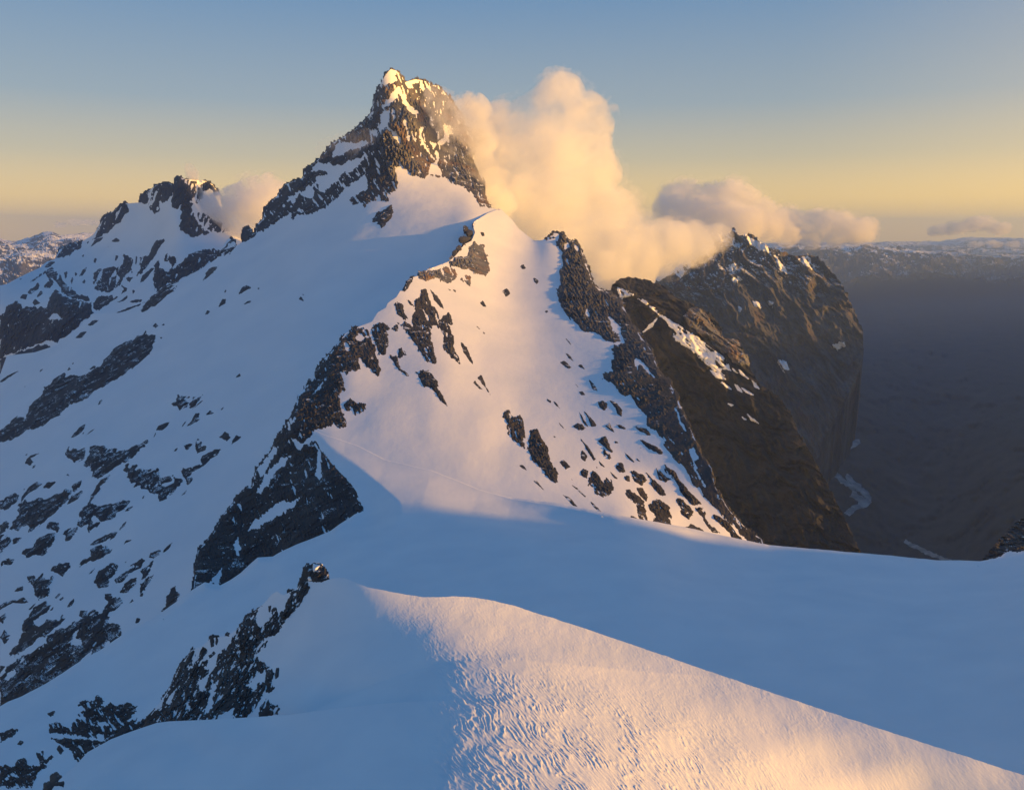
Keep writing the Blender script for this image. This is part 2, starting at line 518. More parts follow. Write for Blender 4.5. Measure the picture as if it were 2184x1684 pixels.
for s_ in ("V 1808,941 1832,938 1838,946 1815,956 1796,968 1786,982 1790,996 1779,1000 1770,984 1774,964 1790,950",
           "V 1772,992 1784,1004 1796,1016 1812,1026 1826,1040 1818,1046 1800,1034 1784,1022 1768,1006",
           "V 1806,1008 1822,1024 1842,1040 1861,1058 1856,1068 1836,1052 1814,1034 1800,1018",
           "V 1818,1046 1836,1056 1858,1070 1850,1080 1828,1086 1812,1100 1802,1092 1816,1078 1834,1072 1812,1058",
           "V 1930,1150 1975,1171 2030,1194 2026,1201 1975,1181 1925,1157"):
    river_strip("river", poly(s_), S_river, m_gravel, kind="structure", label="pale braid of the river bed on the dark valley floor")

def range_mesh(name, us, tops, Y0, Y1, v_bot, mat, seed, rel=60, **props):
    """distant range as terrain: a rumpled slope rising to a jagged crest, then falling away behind"""
    uu = np.arange(us[0], us[-1], 2.2)
    top = np.interp(uu, us, tops)
    n = 46
    rows = []
    for j in range(n):
        t = j / (n - 1)
        Y = Y0 + (Y1 - Y0) * t
        v = v_bot + (top - v_bot) * t ** .8
        p = point(uu, v, np.full(len(uu), Y))
        s = (Y1 - Y0) * .35
        f = ridged(p[:, 0] / s, p[:, 1] / s, seed, 6, seed, .56) - .62
        p[:, 2] += rel * f * 2.0 * (.15 + .85 * math.sin(math.pi * min(1, .25 + t * .75)) if t < 1 else .45)
        rows.append(p)
    for k in range(1, 6):
        q = rows[n - 1].copy(); q[:, 1] += (Y1 - Y0) * .15 * k; q[:, 2] -= rel * 1.2 * k
        rows.append(q)
    V = np.stack(rows)
    F, used = grid_faces(np.ones((V.shape[0] - 1, V.shape[1] - 1), bool), V.shape[:2])
    F = F[:, ::-1]
    me = make_mesh(name, V.reshape(-1, 3)[used], F, mat, False)
    return link(name, me, None, kind="structure", **props)
m_range = rock_mat("rock_range", 7, .62, .5, 1.2)
m_range2 = rock_mat("rock_range_right", 9, .50, .2, .9, alt=(-700, -300))
range_mesh("mountain_range", [-60, 0, 30, 64, 93, 112, 128, 166, 192, 240, 330], [512, 506, 512, 508, 496, 494, 500, 496, 497, 502, 500], 9500, 12500, 560, m_range, 4, 110, label="distant snowy range glowing orange at the left edge")
range_mesh("mountain_range", [-60, 0, 50, 100, 160, 240, 330], [538, 532, 530, 540, 548, 552, 555], 7000, 9000, 640, m_range, 9, 130, label="nearer brown foothills below the orange range at left")
range_mesh("mountain_range", [1600, 1700, 1800, 1900, 2000, 2060, 2120, 2260], [520, 514, 516, 513, 516, 507, 506, 506], 19000, 27000, 548, m_range2, 14, 190, label="faint blue snowfields of the farthest range on the right horizon")
range_mesh("mountain_range", [1560, 1620, 1680, 1720, 1790, 1850, 1900, 1960, 2060, 2260], [520, 523, 520, 519, 524, 519, 528, 534, 540, 546], 11500, 14500, 590, m_range2, 17, 190, label="hazy dark range with snow patches beyond the valley")

# ------------------------------------------------------------------ brown mountain beyond the valley
S_brown = GridSurf(1360, 480, 30, """4262 4220 4178 4140 4105 4077 4060 4050 4045 4044 4045 4047 4054 4066 4086 4115 4149 4184
4196 4155 4115 4076 4042 4013 3995 3984 3977 3974 3975 3976 3978 3982 3993 4014 4041 4070
4130 4091 4052 4015 3979 3950 3930 3919 3910 3905 3906 3907 3906 3904 3907 3918 3936 3956
4066 4028 3991 3954 3918 3886 3863 3850 3842 3837 3837 3837 3835 3832 3829 3829 3835 3846
4002 3965 3928 3892 3856 3825 3797 3778 3770 3769 3769 3770 3769 3766 3758 3747 3742 3743
3936 3900 3864 3828 3794 3762 3732 3706 3700 3702 3703 3704 3705 3700 3687 3672 3662 3656
3869 3834 3799 3764 3730 3697 3667 3641 3633 3635 3636 3637 3636 3632 3620 3606 3594 3585
3804 3769 3735 3701 3668 3636 3606 3578 3567 3568 3569 3570 3568 3562 3556 3545 3533 3522
3740 3706 3673 3641 3610 3579 3549 3519 3503 3504 3505 3506 3504 3499 3494 3484 3471 3458
3679 3645 3613 3582 3553 3524 3495 3465 3447 3446 3446 3445 3443 3440 3434 3422 3408 3395
3619 3585 3553 3523 3496 3469 3442 3416 3400 3396 3393 3390 3387 3383 3376 3363 3350 3336
3561 3526 3493 3463 3436 3412 3389 3370 3360 3355 3349 3343 3336 3329 3320 3307 3294 3281
3505 3469 3435 3404 3376 3354 3337 3327 3323 3321 3313 3302 3290 3279 3268 3254 3239 3225
3451 3414 3378 3346 3318 3297 3284 3280 3283 3284 3276 3263 3251 3239 3224 3207 3190 3175
3399 3361 3324 3290 3262 3241 3230 3228 3235 3240 3236 3226 3215 3204 3188 3170 3153 3137
3349 3309 3271 3236 3206 3185 3173 3172 3178 3186 3190 3188 3184 3175 3159 3143 3127 3112
3300 3259 3220 3184 3153 3130 3116 3113 3118 3128 3138 3145 3151 3149 3138 3124 3111 3098
3251 3210 3170 3133 3101 3076 3061 3056 3060 3071 3085 3100 3113 3120 3118 3111 3102 3094
3203 3162 3121 3083 3050 3024 3007 3000 3004 3016 3034 3055 3075 3090 3097 3098 3096 3091""")
R_brown = crag(62, 22, 7, ribs=68, Yr=3500)
brown = sheet("brown_mountain", poly("V 1380,650 1400,600 1430,585 1460,566 1500,545 1540,515 X 540,380 600,380 640,345 665,385 690,390 720,370 760,395 810,450 850,455 900,465 960,490 1030,480 1090,500 1130,540 1180,600 1220,650 1260,740 1310,850 1330,950 V 1836,780 1815,830 1785,880 1757,935 1735,1000 1400,900"),
              S_brown, 2.2, ROCK["brown"], rough=4, rough_scale=9, relief=R_brown, fold=.12, smooth=False, kind="structure", label="hazy brown mountain rising into the cumulus beyond the ridge")
def patch(name, P, surf, mat, up=5, **k):
    k.setdefault("relief", .25)
    return rock(name, P, surf, mat, cap=up, flat=False, **k)
for i, s in enumerate(["X 595,540 640,530 655,560 630,580 605,560", "X 625,620 660,605 680,620 640,630", "X 740,735 775,745 780,765 750,760", "X 985,510 1030,490 1060,540 1090,550 1040,555 1000,530",
                       "X 700,375 730,400 800,440 825,470 790,460 740,440", "X 855,490 880,520 920,580 880,560", "X 320,580 350,530 440,525 390,560 350,600", "X 660,760 675,770 668,785", "X 825,735 850,740 830,755",
                       "X 880,1045 915,1060 925,1095 900,1085", "X 1170,970 1200,945 1225,965 1190,985", "X 530,380 570,370 610,395 570,420", "X 640,400 660,430 650,460 620,430"]):
    patch("snow_patch", poly(s), relieved(S_brown, R_brown), SNOW["brown"], 2.0, parent=brown, seed=i, holes=.5, hole_size=7, ang=60, rough=1.5)

# ------------------------------------------------------------------ mountain on the left
S_left = Surf([(0, 640, 2500), (0, 800, 2250), (0, 1000, 2000), (100, 560, 3000), (190, 520, 3100), (250, 450, 3000), (300, 440, 2900), (385, 380, 2650), (440, 390, 2750), (470, 430, 2850), (500, 490, 2750), (550, 510, 2700),
               (300, 520, 2650), (380, 470, 2500), (400, 540, 2350), (300, 600, 2300), (200, 600, 2500), (220, 650, 2250), (120, 640, 2350), (330, 640, 2150), (480, 540, 2400), (150, 720, 2150), (60, 720, 2250), (200, 760, 2050), (450, 600, 2200), (100, 820, 2000)],
              noise=[(130, 4, 4)])
left_mt = sheet("left_mountain", poly("V 0,609 L 60,738 150,690 250,640 340,600 400,548 470,528 510,445 560,425 650,393 690,385 740,355 800,318 835,262 885,182 950,130 1060,50 1095,52 1190,45 S 935,258 950,214 1040,143 1130,130 1165,150 1180,100 1200,90 1240,105 1300,108 1370,115 1420,140 1465,210 1480,300 1550,440 1600,450 1660,470 1700,600 L 2000,600 1200,1100 400,1420 0,1600"),
                S_left, 3.0, SNOW["left"], fold=.10, kind="structure", label="snowy left mountain with a small cloud clinging to its rocky top")
LEFT = [("L 800,360 830,310 840,260 880,180 950,130 1060,45 1110,115 1060,160 1020,210 950,280 880,330", "steep dark rock buttress on the left mountain's skyline", .3),
 ("L 475,525 510,440 560,420 650,395 690,385 700,430 600,480", "low dark rock knob at the foot of the left skyline", .25),
 ("S 935,260 950,210 1040,140 1130,125 1165,150 1160,200 1100,260 1060,250 1060,310 1030,330 990,280 985,265", "jagged rock comb left of the small snow tip", .4),
 ("S 1165,150 1175,100 1200,90 1240,105 1300,110 1340,170 1360,230 1320,240 1280,290 1300,370 1390,460 1330,490 1290,490 1230,465 1190,420 1210,350 1230,310 1170,305 1140,290 1145,220", "tall dark rock tower below the small snow tip", .25),
 ("S 1370,115 1420,140 1465,210 1440,215 1400,170 1340,190 1330,140", "sunlit rocky shoulder poking out of the small cloud", .4),
 ("S 1300,300 1360,340 1440,380 1550,440 1480,460 1400,440 1330,380", "sunlit rock rib under the small cloud", .45),
 ("L 1170,670 1190,590 1200,510 1260,490 1300,420 1340,370 1400,350 1410,370 1380,420 1310,510 1260,590 1200,660", "slanting reddish rock rib in the middle of the left mountain", .2),
 ("L 1310,730 1330,530 1370,530 1360,600 1430,640 1510,580 1590,520 1620,480 1730,440 1850,440 1860,490 1830,540 1740,600 1550,690 1440,740 1380,780 1340,810", "long black wall below the sunlit pyramid", .2),
 ("L 1400,550 1410,490 1440,480 1500,520 1500,560 1475,600 1440,560", "", .3),
 ("L 780,640 850,620 900,600 960,590 1000,600 1050,570 1060,490 1120,510 1138,560 1130,640 1070,670 1030,750 960,790 900,800 830,790 810,730", "broad dark rock band in the left mountain's snow bowl", .35),
 ("L 790,910 830,850 870,840 1000,845 990,880 900,930 830,965 800,940", "", .15),
 ("L 0,1010 60,940 140,890 200,940 300,930 400,930 420,870 440,810 480,790 540,840 600,870 680,880 770,900 800,985 740,1040 680,1100 560,1190 480,1240 400,1220 300,1260 150,1310 0,1370", "huge dark cliff at the left edge of the photo", .12),
 ("L 0,1500 0,1390 100,1340 280,1280 400,1240 450,1270 350,1330 250,1380 100,1430 40,1470", "dark rock strip along the foot of the huge cliff", .15),
 ("L 270,720 330,670 420,600 450,600 520,680 560,740 620,770 670,830 750,850 780,890 680,870 590,860 540,810 500,750 450,680 400,640 340,680", "arched dark rock ridge above the huge cliff", .3),
 ("L 235,810 280,770 320,730 340,750 320,790 270,825", "", .3), ("L 180,855 200,825 240,830 220,865", "", .2), ("L 320,850 350,800 370,810 340,840", "", .2), ("L 370,760 400,720 430,690 460,730 430,780", "", .4),
 ("L 380,640 420,620 450,680 420,700", "", .4), ("L 300,860 340,900 300,925 285,900", "", .2),
 ("L 670,680 700,630 745,580 740,620 700,670", "", .1), ("L 1190,730 1220,670 1290,610 1330,600 1280,650 1220,720", "", .2), ("L 1020,840 1050,780 1040,750 1090,770 1080,800 1040,830", "", .2),
 ("L 1100,890 1130,870 1220,870 1200,895 1130,905", "", .2), ("L 1075,695 1100,675 1138,680 1110,725", "", .1), ("L 708,722 722,695 735,715 720,742", "", 0), ("L 603,720 618,678 627,700 615,738", "", 0), ("L 636,640 650,630 660,655 645,675", "", 0),
 ("L 548,650 570,630 580,645 562,672", "", 0), ("L 770,420 820,350 880,340 850,380 800,410", "", .3), ("L 940,370 1000,345 1020,375 960,385", "", .3), ("L 798,560 808,520 833,512 818,560", "", 0), ("L 980,545 990,498 1012,500 995,540", "", 0),
 ("L 370,600 430,550 475,550 430,590", "", .2), ("L 1000,890 1060,860 1095,825 1085,860 1020,900", "", .2), ("L 1150,560 1160,500 1175,510 1165,600", "", .2), ("L 545,640 575,632 575,690 552,700", "", .1), ("L 740,385 765,372 750,400", "", 0), ("L 700,500 720,485 712,515", "", 0),
 ("L 905,430 925,410 930,425", "", 0), ("L 160,700 200,680 180,705", "", 0), ("L 1130,790 1150,800 1135,825", "", 0), ("L 960,1000 1040,960 1130,930 1240,890 1180,925 1060,975", "", .3)]
LEFT_NEG = {3: [], 9: ["L 830,690 870,660 850,700", "L 960,670 1000,600 985,670"], 11: ["L 215,980 260,990 265,1025", "L 420,1030 470,990 525,1035 480,1040"]}

# ------------------------------------------------------------------ the main mountain and its broad shaded snow slope
S_main = GridSurf(-40, 100, 40, """3969 3881 3794 3708 3622 3537 3450 3363 3274 3183 3089 2991 2890 2786 2678 2568 2458 2350 2246 2152 2076 2032 2046 2136 2249 2347 2426 2496 2561 2622 2683
3821 3737 3655 3574 3493 3413 3333 3252 3170 3087 3001 2912 2819 2723 2624 2524 2422 2322 2225 2135 2056 1999.8 1996.3 2088 2196 2282 2353 2421 2484 2543 2600
3677 3598 3519 3443 3367 3292 3218 3144 3069 2992 2914 2833 2749 2661 2571 2478 2384 2292 2205 2123 2049 1986.6 1974.0 2050 2136 2210 2280 2349 2410 2465 2518
3537 3461 3387 3314 3243 3173 3104 3036 2967 2898 2827 2753 2677 2598 2515 2430 2343 2258 2178 2106 2042 1969.1 1939.4 1997.8 2067 2140 2215 2284 2338 2387 2433
3399 3327 3256 3188 3120 3055 2991 2928 2865 2802 2737 2672 2603 2531 2455 2376 2294 2214 2137 2067 2003 1928.4 1891.4 1940.1 2001 2077 2151 2218 2262 2302 2341
3263 3194 3127 3061 2998 2936 2876 2818 2760 2702 2645 2585 2524 2459 2390 2315 2237 2158 2081 2008 1940.8 1885.3 1872.3 1899.6 1938.9 1997.5 2065 2144 2174 2204 2236
3128 3062 2998 2935 2875 2817 2760 2706 2652 2599 2547 2494 2439 2381 2318 2248 2172 2094 2018 1945.9 1883.4 1841.8 1838.2 1856.7 1879.8 1911.7 1955.0 2013 2054 2086 2116
2995 2931 2869 2809 2752 2696 2642 2591 2540 2492 2443 2395 2346 2294 2237 2172 2097 2020 1947.0 1882.4 1830.7 1800.2 1793.5 1799.3 1809.0 1821.0 1843.5 1885.3 1925.4 1956.3 1983.8
2863 2801 2741 2684 2628 2574 2523 2473 2425 2379 2334 2289 2244 2197 2146 2086 2009 1931.3 1863.9 1809.8 1769.7 1745.2 1731.4 1722.4 1719.9 1722.0 1729.6 1760.5 1796.7 1822.0 1845.5
2732 2672 2614 2558 2504 2452 2402 2354 2307 2262 2218 2175 2132 2088 2042 1988.6 1907.8 1831.0 1770.6 1726.5 1694.7 1671.8 1653.6 1637.5 1626.2 1618.0 1607.0 1629.2 1662.8 1685.1 1706.1
2602 2544 2488 2433 2380 2330 2280 2233 2187 2143 2099 2056 2012 1967.1 1918.7 1863.2 1791.3 1724.5 1673.5 1637.1 1609.5 1587.9 1568.7 1551.4 1535.8 1521.6 1506.2 1512.6 1533.6 1554.4 1573.6
2475 2418 2363 2310 2258 2208 2160 2113 2067 2023 1978.6 1934.4 1889.3 1842.0 1791.1 1735.2 1674.1 1618.3 1576.7 1547.0 1521.5 1501.2 1483.0 1466.0 1450.5 1436.3 1422.9 1419.5 1427.8 1441.3 1455.2
2350 2295 2241 2189 2138 2089 2042 1995.0 1949.6 1904.9 1860.4 1815.7 1769.8 1721.9 1671.1 1618.6 1567.0 1520.7 1485.1 1458.5 1434.8 1415.3 1398.8 1383.2 1368.3 1354.4 1342.3 1335.8 1337.1 1343.4 1351.6
2228 2174 2122 2071 2021 1972.9 1926.2 1880.5 1835.5 1791.1 1747.0 1702.7 1657.6 1611.3 1563.3 1515.4 1470.7 1431.1 1399.6 1374.6 1352.0 1332.6 1316.8 1302.5 1288.4 1275.1 1264.1 1256.9 1254.7 1256.3 1259.8
2110 2057 2006 1955.9 1907.4 1860.5 1815.0 1770.5 1726.5 1683.0 1640.0 1597.1 1554.2 1511.3 1467.4 1423.8 1383.6 1348.0 1318.7 1294.6 1273.3 1254.3 1238.0 1224.2 1211.2 1199.1 1189.0 1181.8 1177.9 1176.7 1176.9
1994.9 1943.8 1893.8 1845.0 1797.8 1752.3 1708.6 1665.7 1623.3 1581.5 1540.3 1499.5 1459.5 1420.2 1380.4 1340.7 1303.8 1271.1 1242.3 1217.9 1197.5 1179.5 1163.4 1149.8 1137.6 1126.6 1117.3 1110.3 1105.6 1102.7 1100.9
1883.8 1834.3 1785.9 1738.4 1692.4 1648.7 1607.0 1566.5 1526.5 1487.0 1448.3 1410.1 1372.8 1336.5 1300.0 1263.5 1229.0 1197.9 1170.1 1145.8 1125.5 1108.1 1092.7 1079.4 1067.8 1057.7 1049.2 1042.4 1037.3 1033.5 1030.5
1776.5 1729.0 1682.4 1636.3 1591.7 1549.8 1510.7 1473.0 1435.9 1399.3 1363.3 1327.8 1293.0 1258.8 1224.9 1191.3 1158.7 1128.3 1101.3 1077.8 1057.8 1040.6 1025.8 1013.0 1002.0 992.6 984.7 978.2 972.9 968.6 964.8
1672.9 1627.7 1583.2 1539.0 1496.0 1456.3 1420.0 1385.4 1351.3 1317.4 1283.9 1250.9 1218.4 1186.2 1154.3 1122.7 1091.9 1062.8 1036.6 1013.8 994.2 977.3 962.9 950.6 940.2 931.3 923.8 917.6 912.3 907.7 903.5
1572.9 1530.1 1488.0 1446.1 1405.5 1368.3 1334.9 1303.3 1271.9 1240.5 1209.3 1178.5 1148.2 1117.9 1087.6 1057.7 1028.4 1000.8 975.7 953.6 934.5 918.1 904.2 892.3 882.3 873.8 866.7 860.6 855.4 850.6 846.2
1476.9 1436.6 1396.9 1357.8 1320.1 1285.6 1254.8 1225.8 1196.9 1167.7 1138.6 1110.1 1081.9 1053.4 1024.8 996.3 968.3 942.1 918.3 897.1 878.7 862.8 849.3 837.9 828.3 820.1 813.2 807.3 802.1 797.3 792.7
1385.5 1347.9 1311.0 1274.8 1240.2 1208.2 1179.4 1152.3 1125.5 1098.6 1071.8 1045.3 1019.0 992.4 965.5 938.3 911.8 887.0 864.4 844.2 826.6 811.3 798.3 787.2 777.9 770.1 763.4 757.6 752.4 747.6 742.9
1299.2 1264.4 1230.3 1197.2 1165.5 1135.9 1108.7 1083.1 1058.0 1033.2 1008.5 984.0 959.4 934.5 909.2 883.8 858.9 835.5 814.1 794.9 778.0 763.3 750.8 740.1 731.1 723.5 717.0 711.2 706.1 701.3 696.6
1218.0 1186.0 1154.8 1124.6 1095.6 1068.2 1042.6 1018.3 994.7 971.6 948.8 926.0 902.9 879.4 855.8 832.2 809.1 787.2 767.0 748.8 732.7 718.7 706.6 696.3 687.6 680.2 673.8 668.2 663.1 658.3 653.6
1142.0 1112.6 1084.1 1056.6 1030.1 1004.8 980.8 957.7 935.3 913.6 892.4 871.2 849.3 827.0 805.1 783.4 762.0 741.6 722.7 705.5 690.3 677.0 665.5 655.6 647.2 640.0 633.7 628.2 623.1 618.4 613.8
1071.2 1044.2 1018.1 993.0 968.7 945.3 923.0 901.3 879.9 859.2 839.3 819.2 798.4 777.4 756.9 737.0 717.4 698.5 680.9 664.9 650.6 638.0 627.1 617.7 609.6 602.6 596.5 591.0 586.1 581.4 576.8
1005.7 980.7 956.7 933.7 911.2 889.6 868.9 848.8 828.6 808.7 789.4 769.9 750.0 730.3 711.3 692.9 674.9 657.6 641.5 626.6 613.3 601.6 591.2 582.3 574.5 567.8 561.8 556.5 551.6 547.0 542.5
945.5 922.2 899.9 878.4 857.4 837.3 818.3 799.8 780.9 761.9 742.8 723.6 704.5 686.0 668.4 651.4 634.9 619.1 604.3 590.7 578.4 567.4 557.7 549.2 541.8 535.3 529.6 524.4 519.6 515.0 510.6
890.6 868.6 847.5 827.2 807.4 788.5 770.7 753.4 735.7 717.7 699.3 680.4 662.1 644.7 628.3 612.5 597.3 582.9 569.4 556.9 545.5 535.3 526.3 518.3 511.3 505.0 499.5 494.5 489.8 485.3 481.0
840.2 819.3 799.2 779.9 761.2 743.3 726.1 709.3 692.5 675.6 658.2 640.2 622.9 606.5 591.1 576.3 562.3 549.0 536.6 525.1 514.7 505.2 496.8 489.3 482.7 476.7 471.4 466.5 462.0 457.7 453.5
793.8 773.8 754.5 736.2 718.5 701.2 684.3 667.7 651.5 635.7 619.5 602.8 586.6 571.1 556.4 542.6 529.6 517.3 505.9 495.4 485.7 477.0 469.1 462.1 455.8 450.2 445.1 440.4 436.0 431.8 427.8
750.8 731.5 712.9 695.4 678.6 662.0 645.4 629.0 613.2 598.1 582.9 567.4 552.2 537.7 524.0 511.1 499.0 487.7 477.1 467.4 458.5 450.4 443.1 436.6 430.7 425.3 420.5 416.0 411.7 407.7 403.7
711.1 692.3 674.3 657.4 641.3 625.2 609.0 593.0 577.6 562.9 548.4 533.9 519.8 506.4 493.6 481.6 470.4 459.9 450.2 441.2 433.0 425.5 418.7 412.6 407.0 402.0 397.3 393.0 389.0 385.1 381.3
674.3 656.1 638.7 622.1 606.2 590.5 574.8 559.3 544.4 530.0 516.2 502.6 489.5 476.9 465.1 453.9 443.5 433.8 424.8 416.5 408.9 402.0 395.7 389.9 384.7 379.9 375.5 371.4 367.6 363.8 360.2
639.9 622.3 605.4 589.1 573.4 557.9 542.7 527.7 513.3 499.5 486.2 473.4 461.1 449.4 438.4 428.0 418.3 409.3 401.0 393.3 386.3 379.8 374.0 368.6 363.7 359.2 355.0 351.1 347.4 343.9 340.4
607.3 590.4 574.0 558.1 542.6 527.4 512.6 498.2 484.3 471.0 458.2 446.1 434.5 423.6 413.3 403.7 394.7 386.3 378.6 371.5 364.9 359.0 353.5 348.4 343.8 339.6 335.7 332.0 328.4 325.0 321.7
576.4 560.1 544.2 528.7 513.5 498.8 484.4 470.4 457.0 444.3 432.1 420.6 409.7 399.4 389.8 380.8 372.4 364.7 357.5 350.9 344.8 339.2 334.1 329.4 325.1 321.1 317.4 313.9 310.5 307.3 304.1
546.9 531.2 515.9 500.8 486.1 471.7 457.8 444.3 431.4 419.2 407.6 396.6 386.3 376.7 367.6 359.2 351.4 344.2 337.6 331.4 325.8 320.6 315.8 311.4 307.3 303.6 300.1 296.8 293.6 290.5 287.5""",
              noise=[(160, 3, 1), (45, .7, 6)])
P_main = poly("V 0,800 L 60,1350 300,1320 460,1268 560,1190 700,1082 800,990 1000,985 1200,965 1330,835 1400,770 1520,722 1640,650 1740,600 1850,520 1880,455 1950,345 2010,385 2015,425 2060,385 2090,375 P 0,1468 10,1390 60,1350 80,1260 130,1200 180,1150 250,1050 400,995 420,930 520,850 600,770 650,700 760,640 850,580 920,520 990,430 1000,350 1040,240 1070,180 1110,110 1150,67 1210,87 1250,140 1268,182 1310,168 1360,155 1430,165 1470,180 1500,205 1560,210 1590,240 1610,270 1660,330 1700,400 1780,500 1800,570 1870,600 1925,600 1950,690 1870,710 1830,790 1840,890 1890,990 1930,1050 1950,1180 1985,1245 V 1063,448 1050,470 1025,490 1010,520 1000,570 930,620 880,660 840,720 780,760 720,860 650,1000 560,1150 480,1280 420,1400 420,1500 0,1600")
main_mt = sheet("main_mountain", P_main, S_main, 3.0, SNOW["main"], fold=.12, kind="structure", label="main snow mountain with a pointed rocky summit and a broad blue shaded slope")
P_face = poly("P 0,1466 10,1390 60,1350 80,1260 130,1200 180,1150 250,1050 400,995 420,930 520,850 600,770 650,700 760,640 850,580 920,520 990,430 1000,350 1040,240 1070,180 1110,110 1150,65 1210,85 1250,140 1265,180 1310,170 1360,155 1430,165 1470,180 1500,205 1560,210 1590,240 1605,265 1660,330 1700,400 1780,500 1800,570 1870,600 1930,595 1962,690 1890,700 1840,780 1850,880 1900,980 1940,1040 1960,1180 1995,1248 1910,1240 1900,1210 1850,1130 1760,1070 1700,1050 1610,1000 1560,985 1470,970 1430,1000 1340,975 1250,900 1190,900 1190,960 1210,1080 1200,1115 1150,1120 1145,1190 1060,1195 1050,1150 1010,1200 980,1200 930,1245 900,1210 850,1220 820,1240 800,1180 870,1130 950,1090 945,1010 930,960 830,1040 740,1110 700,1160 630,1205 590,1250 500,1290 350,1320 320,1355 285,1350 300,1290 210,1350 100,1420")
NEG_face = [poly(s) for s in ["P 450,950 520,870 560,860 640,880 720,880 800,850 860,840 940,790 900,860 830,930 720,960 700,1020 640,1040 600,1110 530,1100 540,1050 500,1040 510,990 600,960 560,930 500,940",
    "P 390,1130 430,1080 490,1050 500,1100 480,1170 420,1150", "P 235,1235 300,1150 375,1105 360,1160 310,1230 290,1190", "P 1085,200 1080,150 1110,100 1150,60 1200,80 1190,130 1210,160 1130,200 1095,215",
    "P 1130,320 1170,250 1230,205 1240,250 1200,290 1180,330 1110,390 1060,410", "P 1040,480 1080,430 1130,440 1140,500 1130,560 1180,600 1240,650 1230,700 1190,660 1150,600 1100,570 1060,600 1040,560 1070,530",
    "P 1225,260 1260,290 1300,360 1380,440 1350,450 1290,410 1250,350", "P 1270,175 1320,160 1400,150 1430,175 1350,190 1340,230 1290,210", "P 1410,560 1440,560 1400,620 1480,780 1540,850 1590,950 1560,980 1480,960 1490,890 1530,850 1440,740 1390,640",
    "P 1500,700 1530,690 1545,760 1575,830 1550,850 1525,790", "P 1580,530 1640,550 1690,610 1650,640 1600,720 1560,700 1610,650 1600,600", "P 640,830 700,700 880,690 940,660 960,700 860,740 800,760 720,800"]]
FACE_SPLIT = [("west shoulder", "P -40,1500 -40,900 400,900 700,600 860,560 800,850 740,980 600,1130 560,1400", "rounded dark western shoulder of the main peak", .28, 60),
              ("summit block", "P 860,560 800,850 1040,680 1100,560 1240,480 1290,330 1680,330 1680,0 900,0 900,500", "summit tower of the main peak with its snow cap", .42, 75),
              ("golden wall", "P 1100,560 1240,480 1290,330 1680,330 1680,1150 1160,1010 1080,800 1040,680", "ribbed wall of the main peak lit gold by the sun", .32, 82),
              ("lower band", "P 800,850 1040,680 1080,800 1160,1010 1230,1010 1230,1300 700,1300 700,1130 560,1400 600,1130 740,980", "lower black rock bands of the main peak", .36, 60),
              ("east rocks", "P 1680,0 2100,0 2100,1300 1680,1150", "eastern rocks of the main peak behind the big cloud", .3, 70)]
for i, (nm, q, lab, hl, ang) in enumerate(FACE_SPLIT):
    rock("rock_face", P_face, S_main, ROCK["wall" if i in (1, 2, 4) else "main"], NEG_face, within=poly(q), holes=hl, ang=ang, cap=9, hole_size=15, relief=1.25, grain=(34, 38, 44, 34, 40)[i], ribs=(125, 88, 82, 115, 75)[i], tilt=(0, .15, .35, 0, .2)[i], seed=0, parent=main_mt, step=1.6, label=lab)

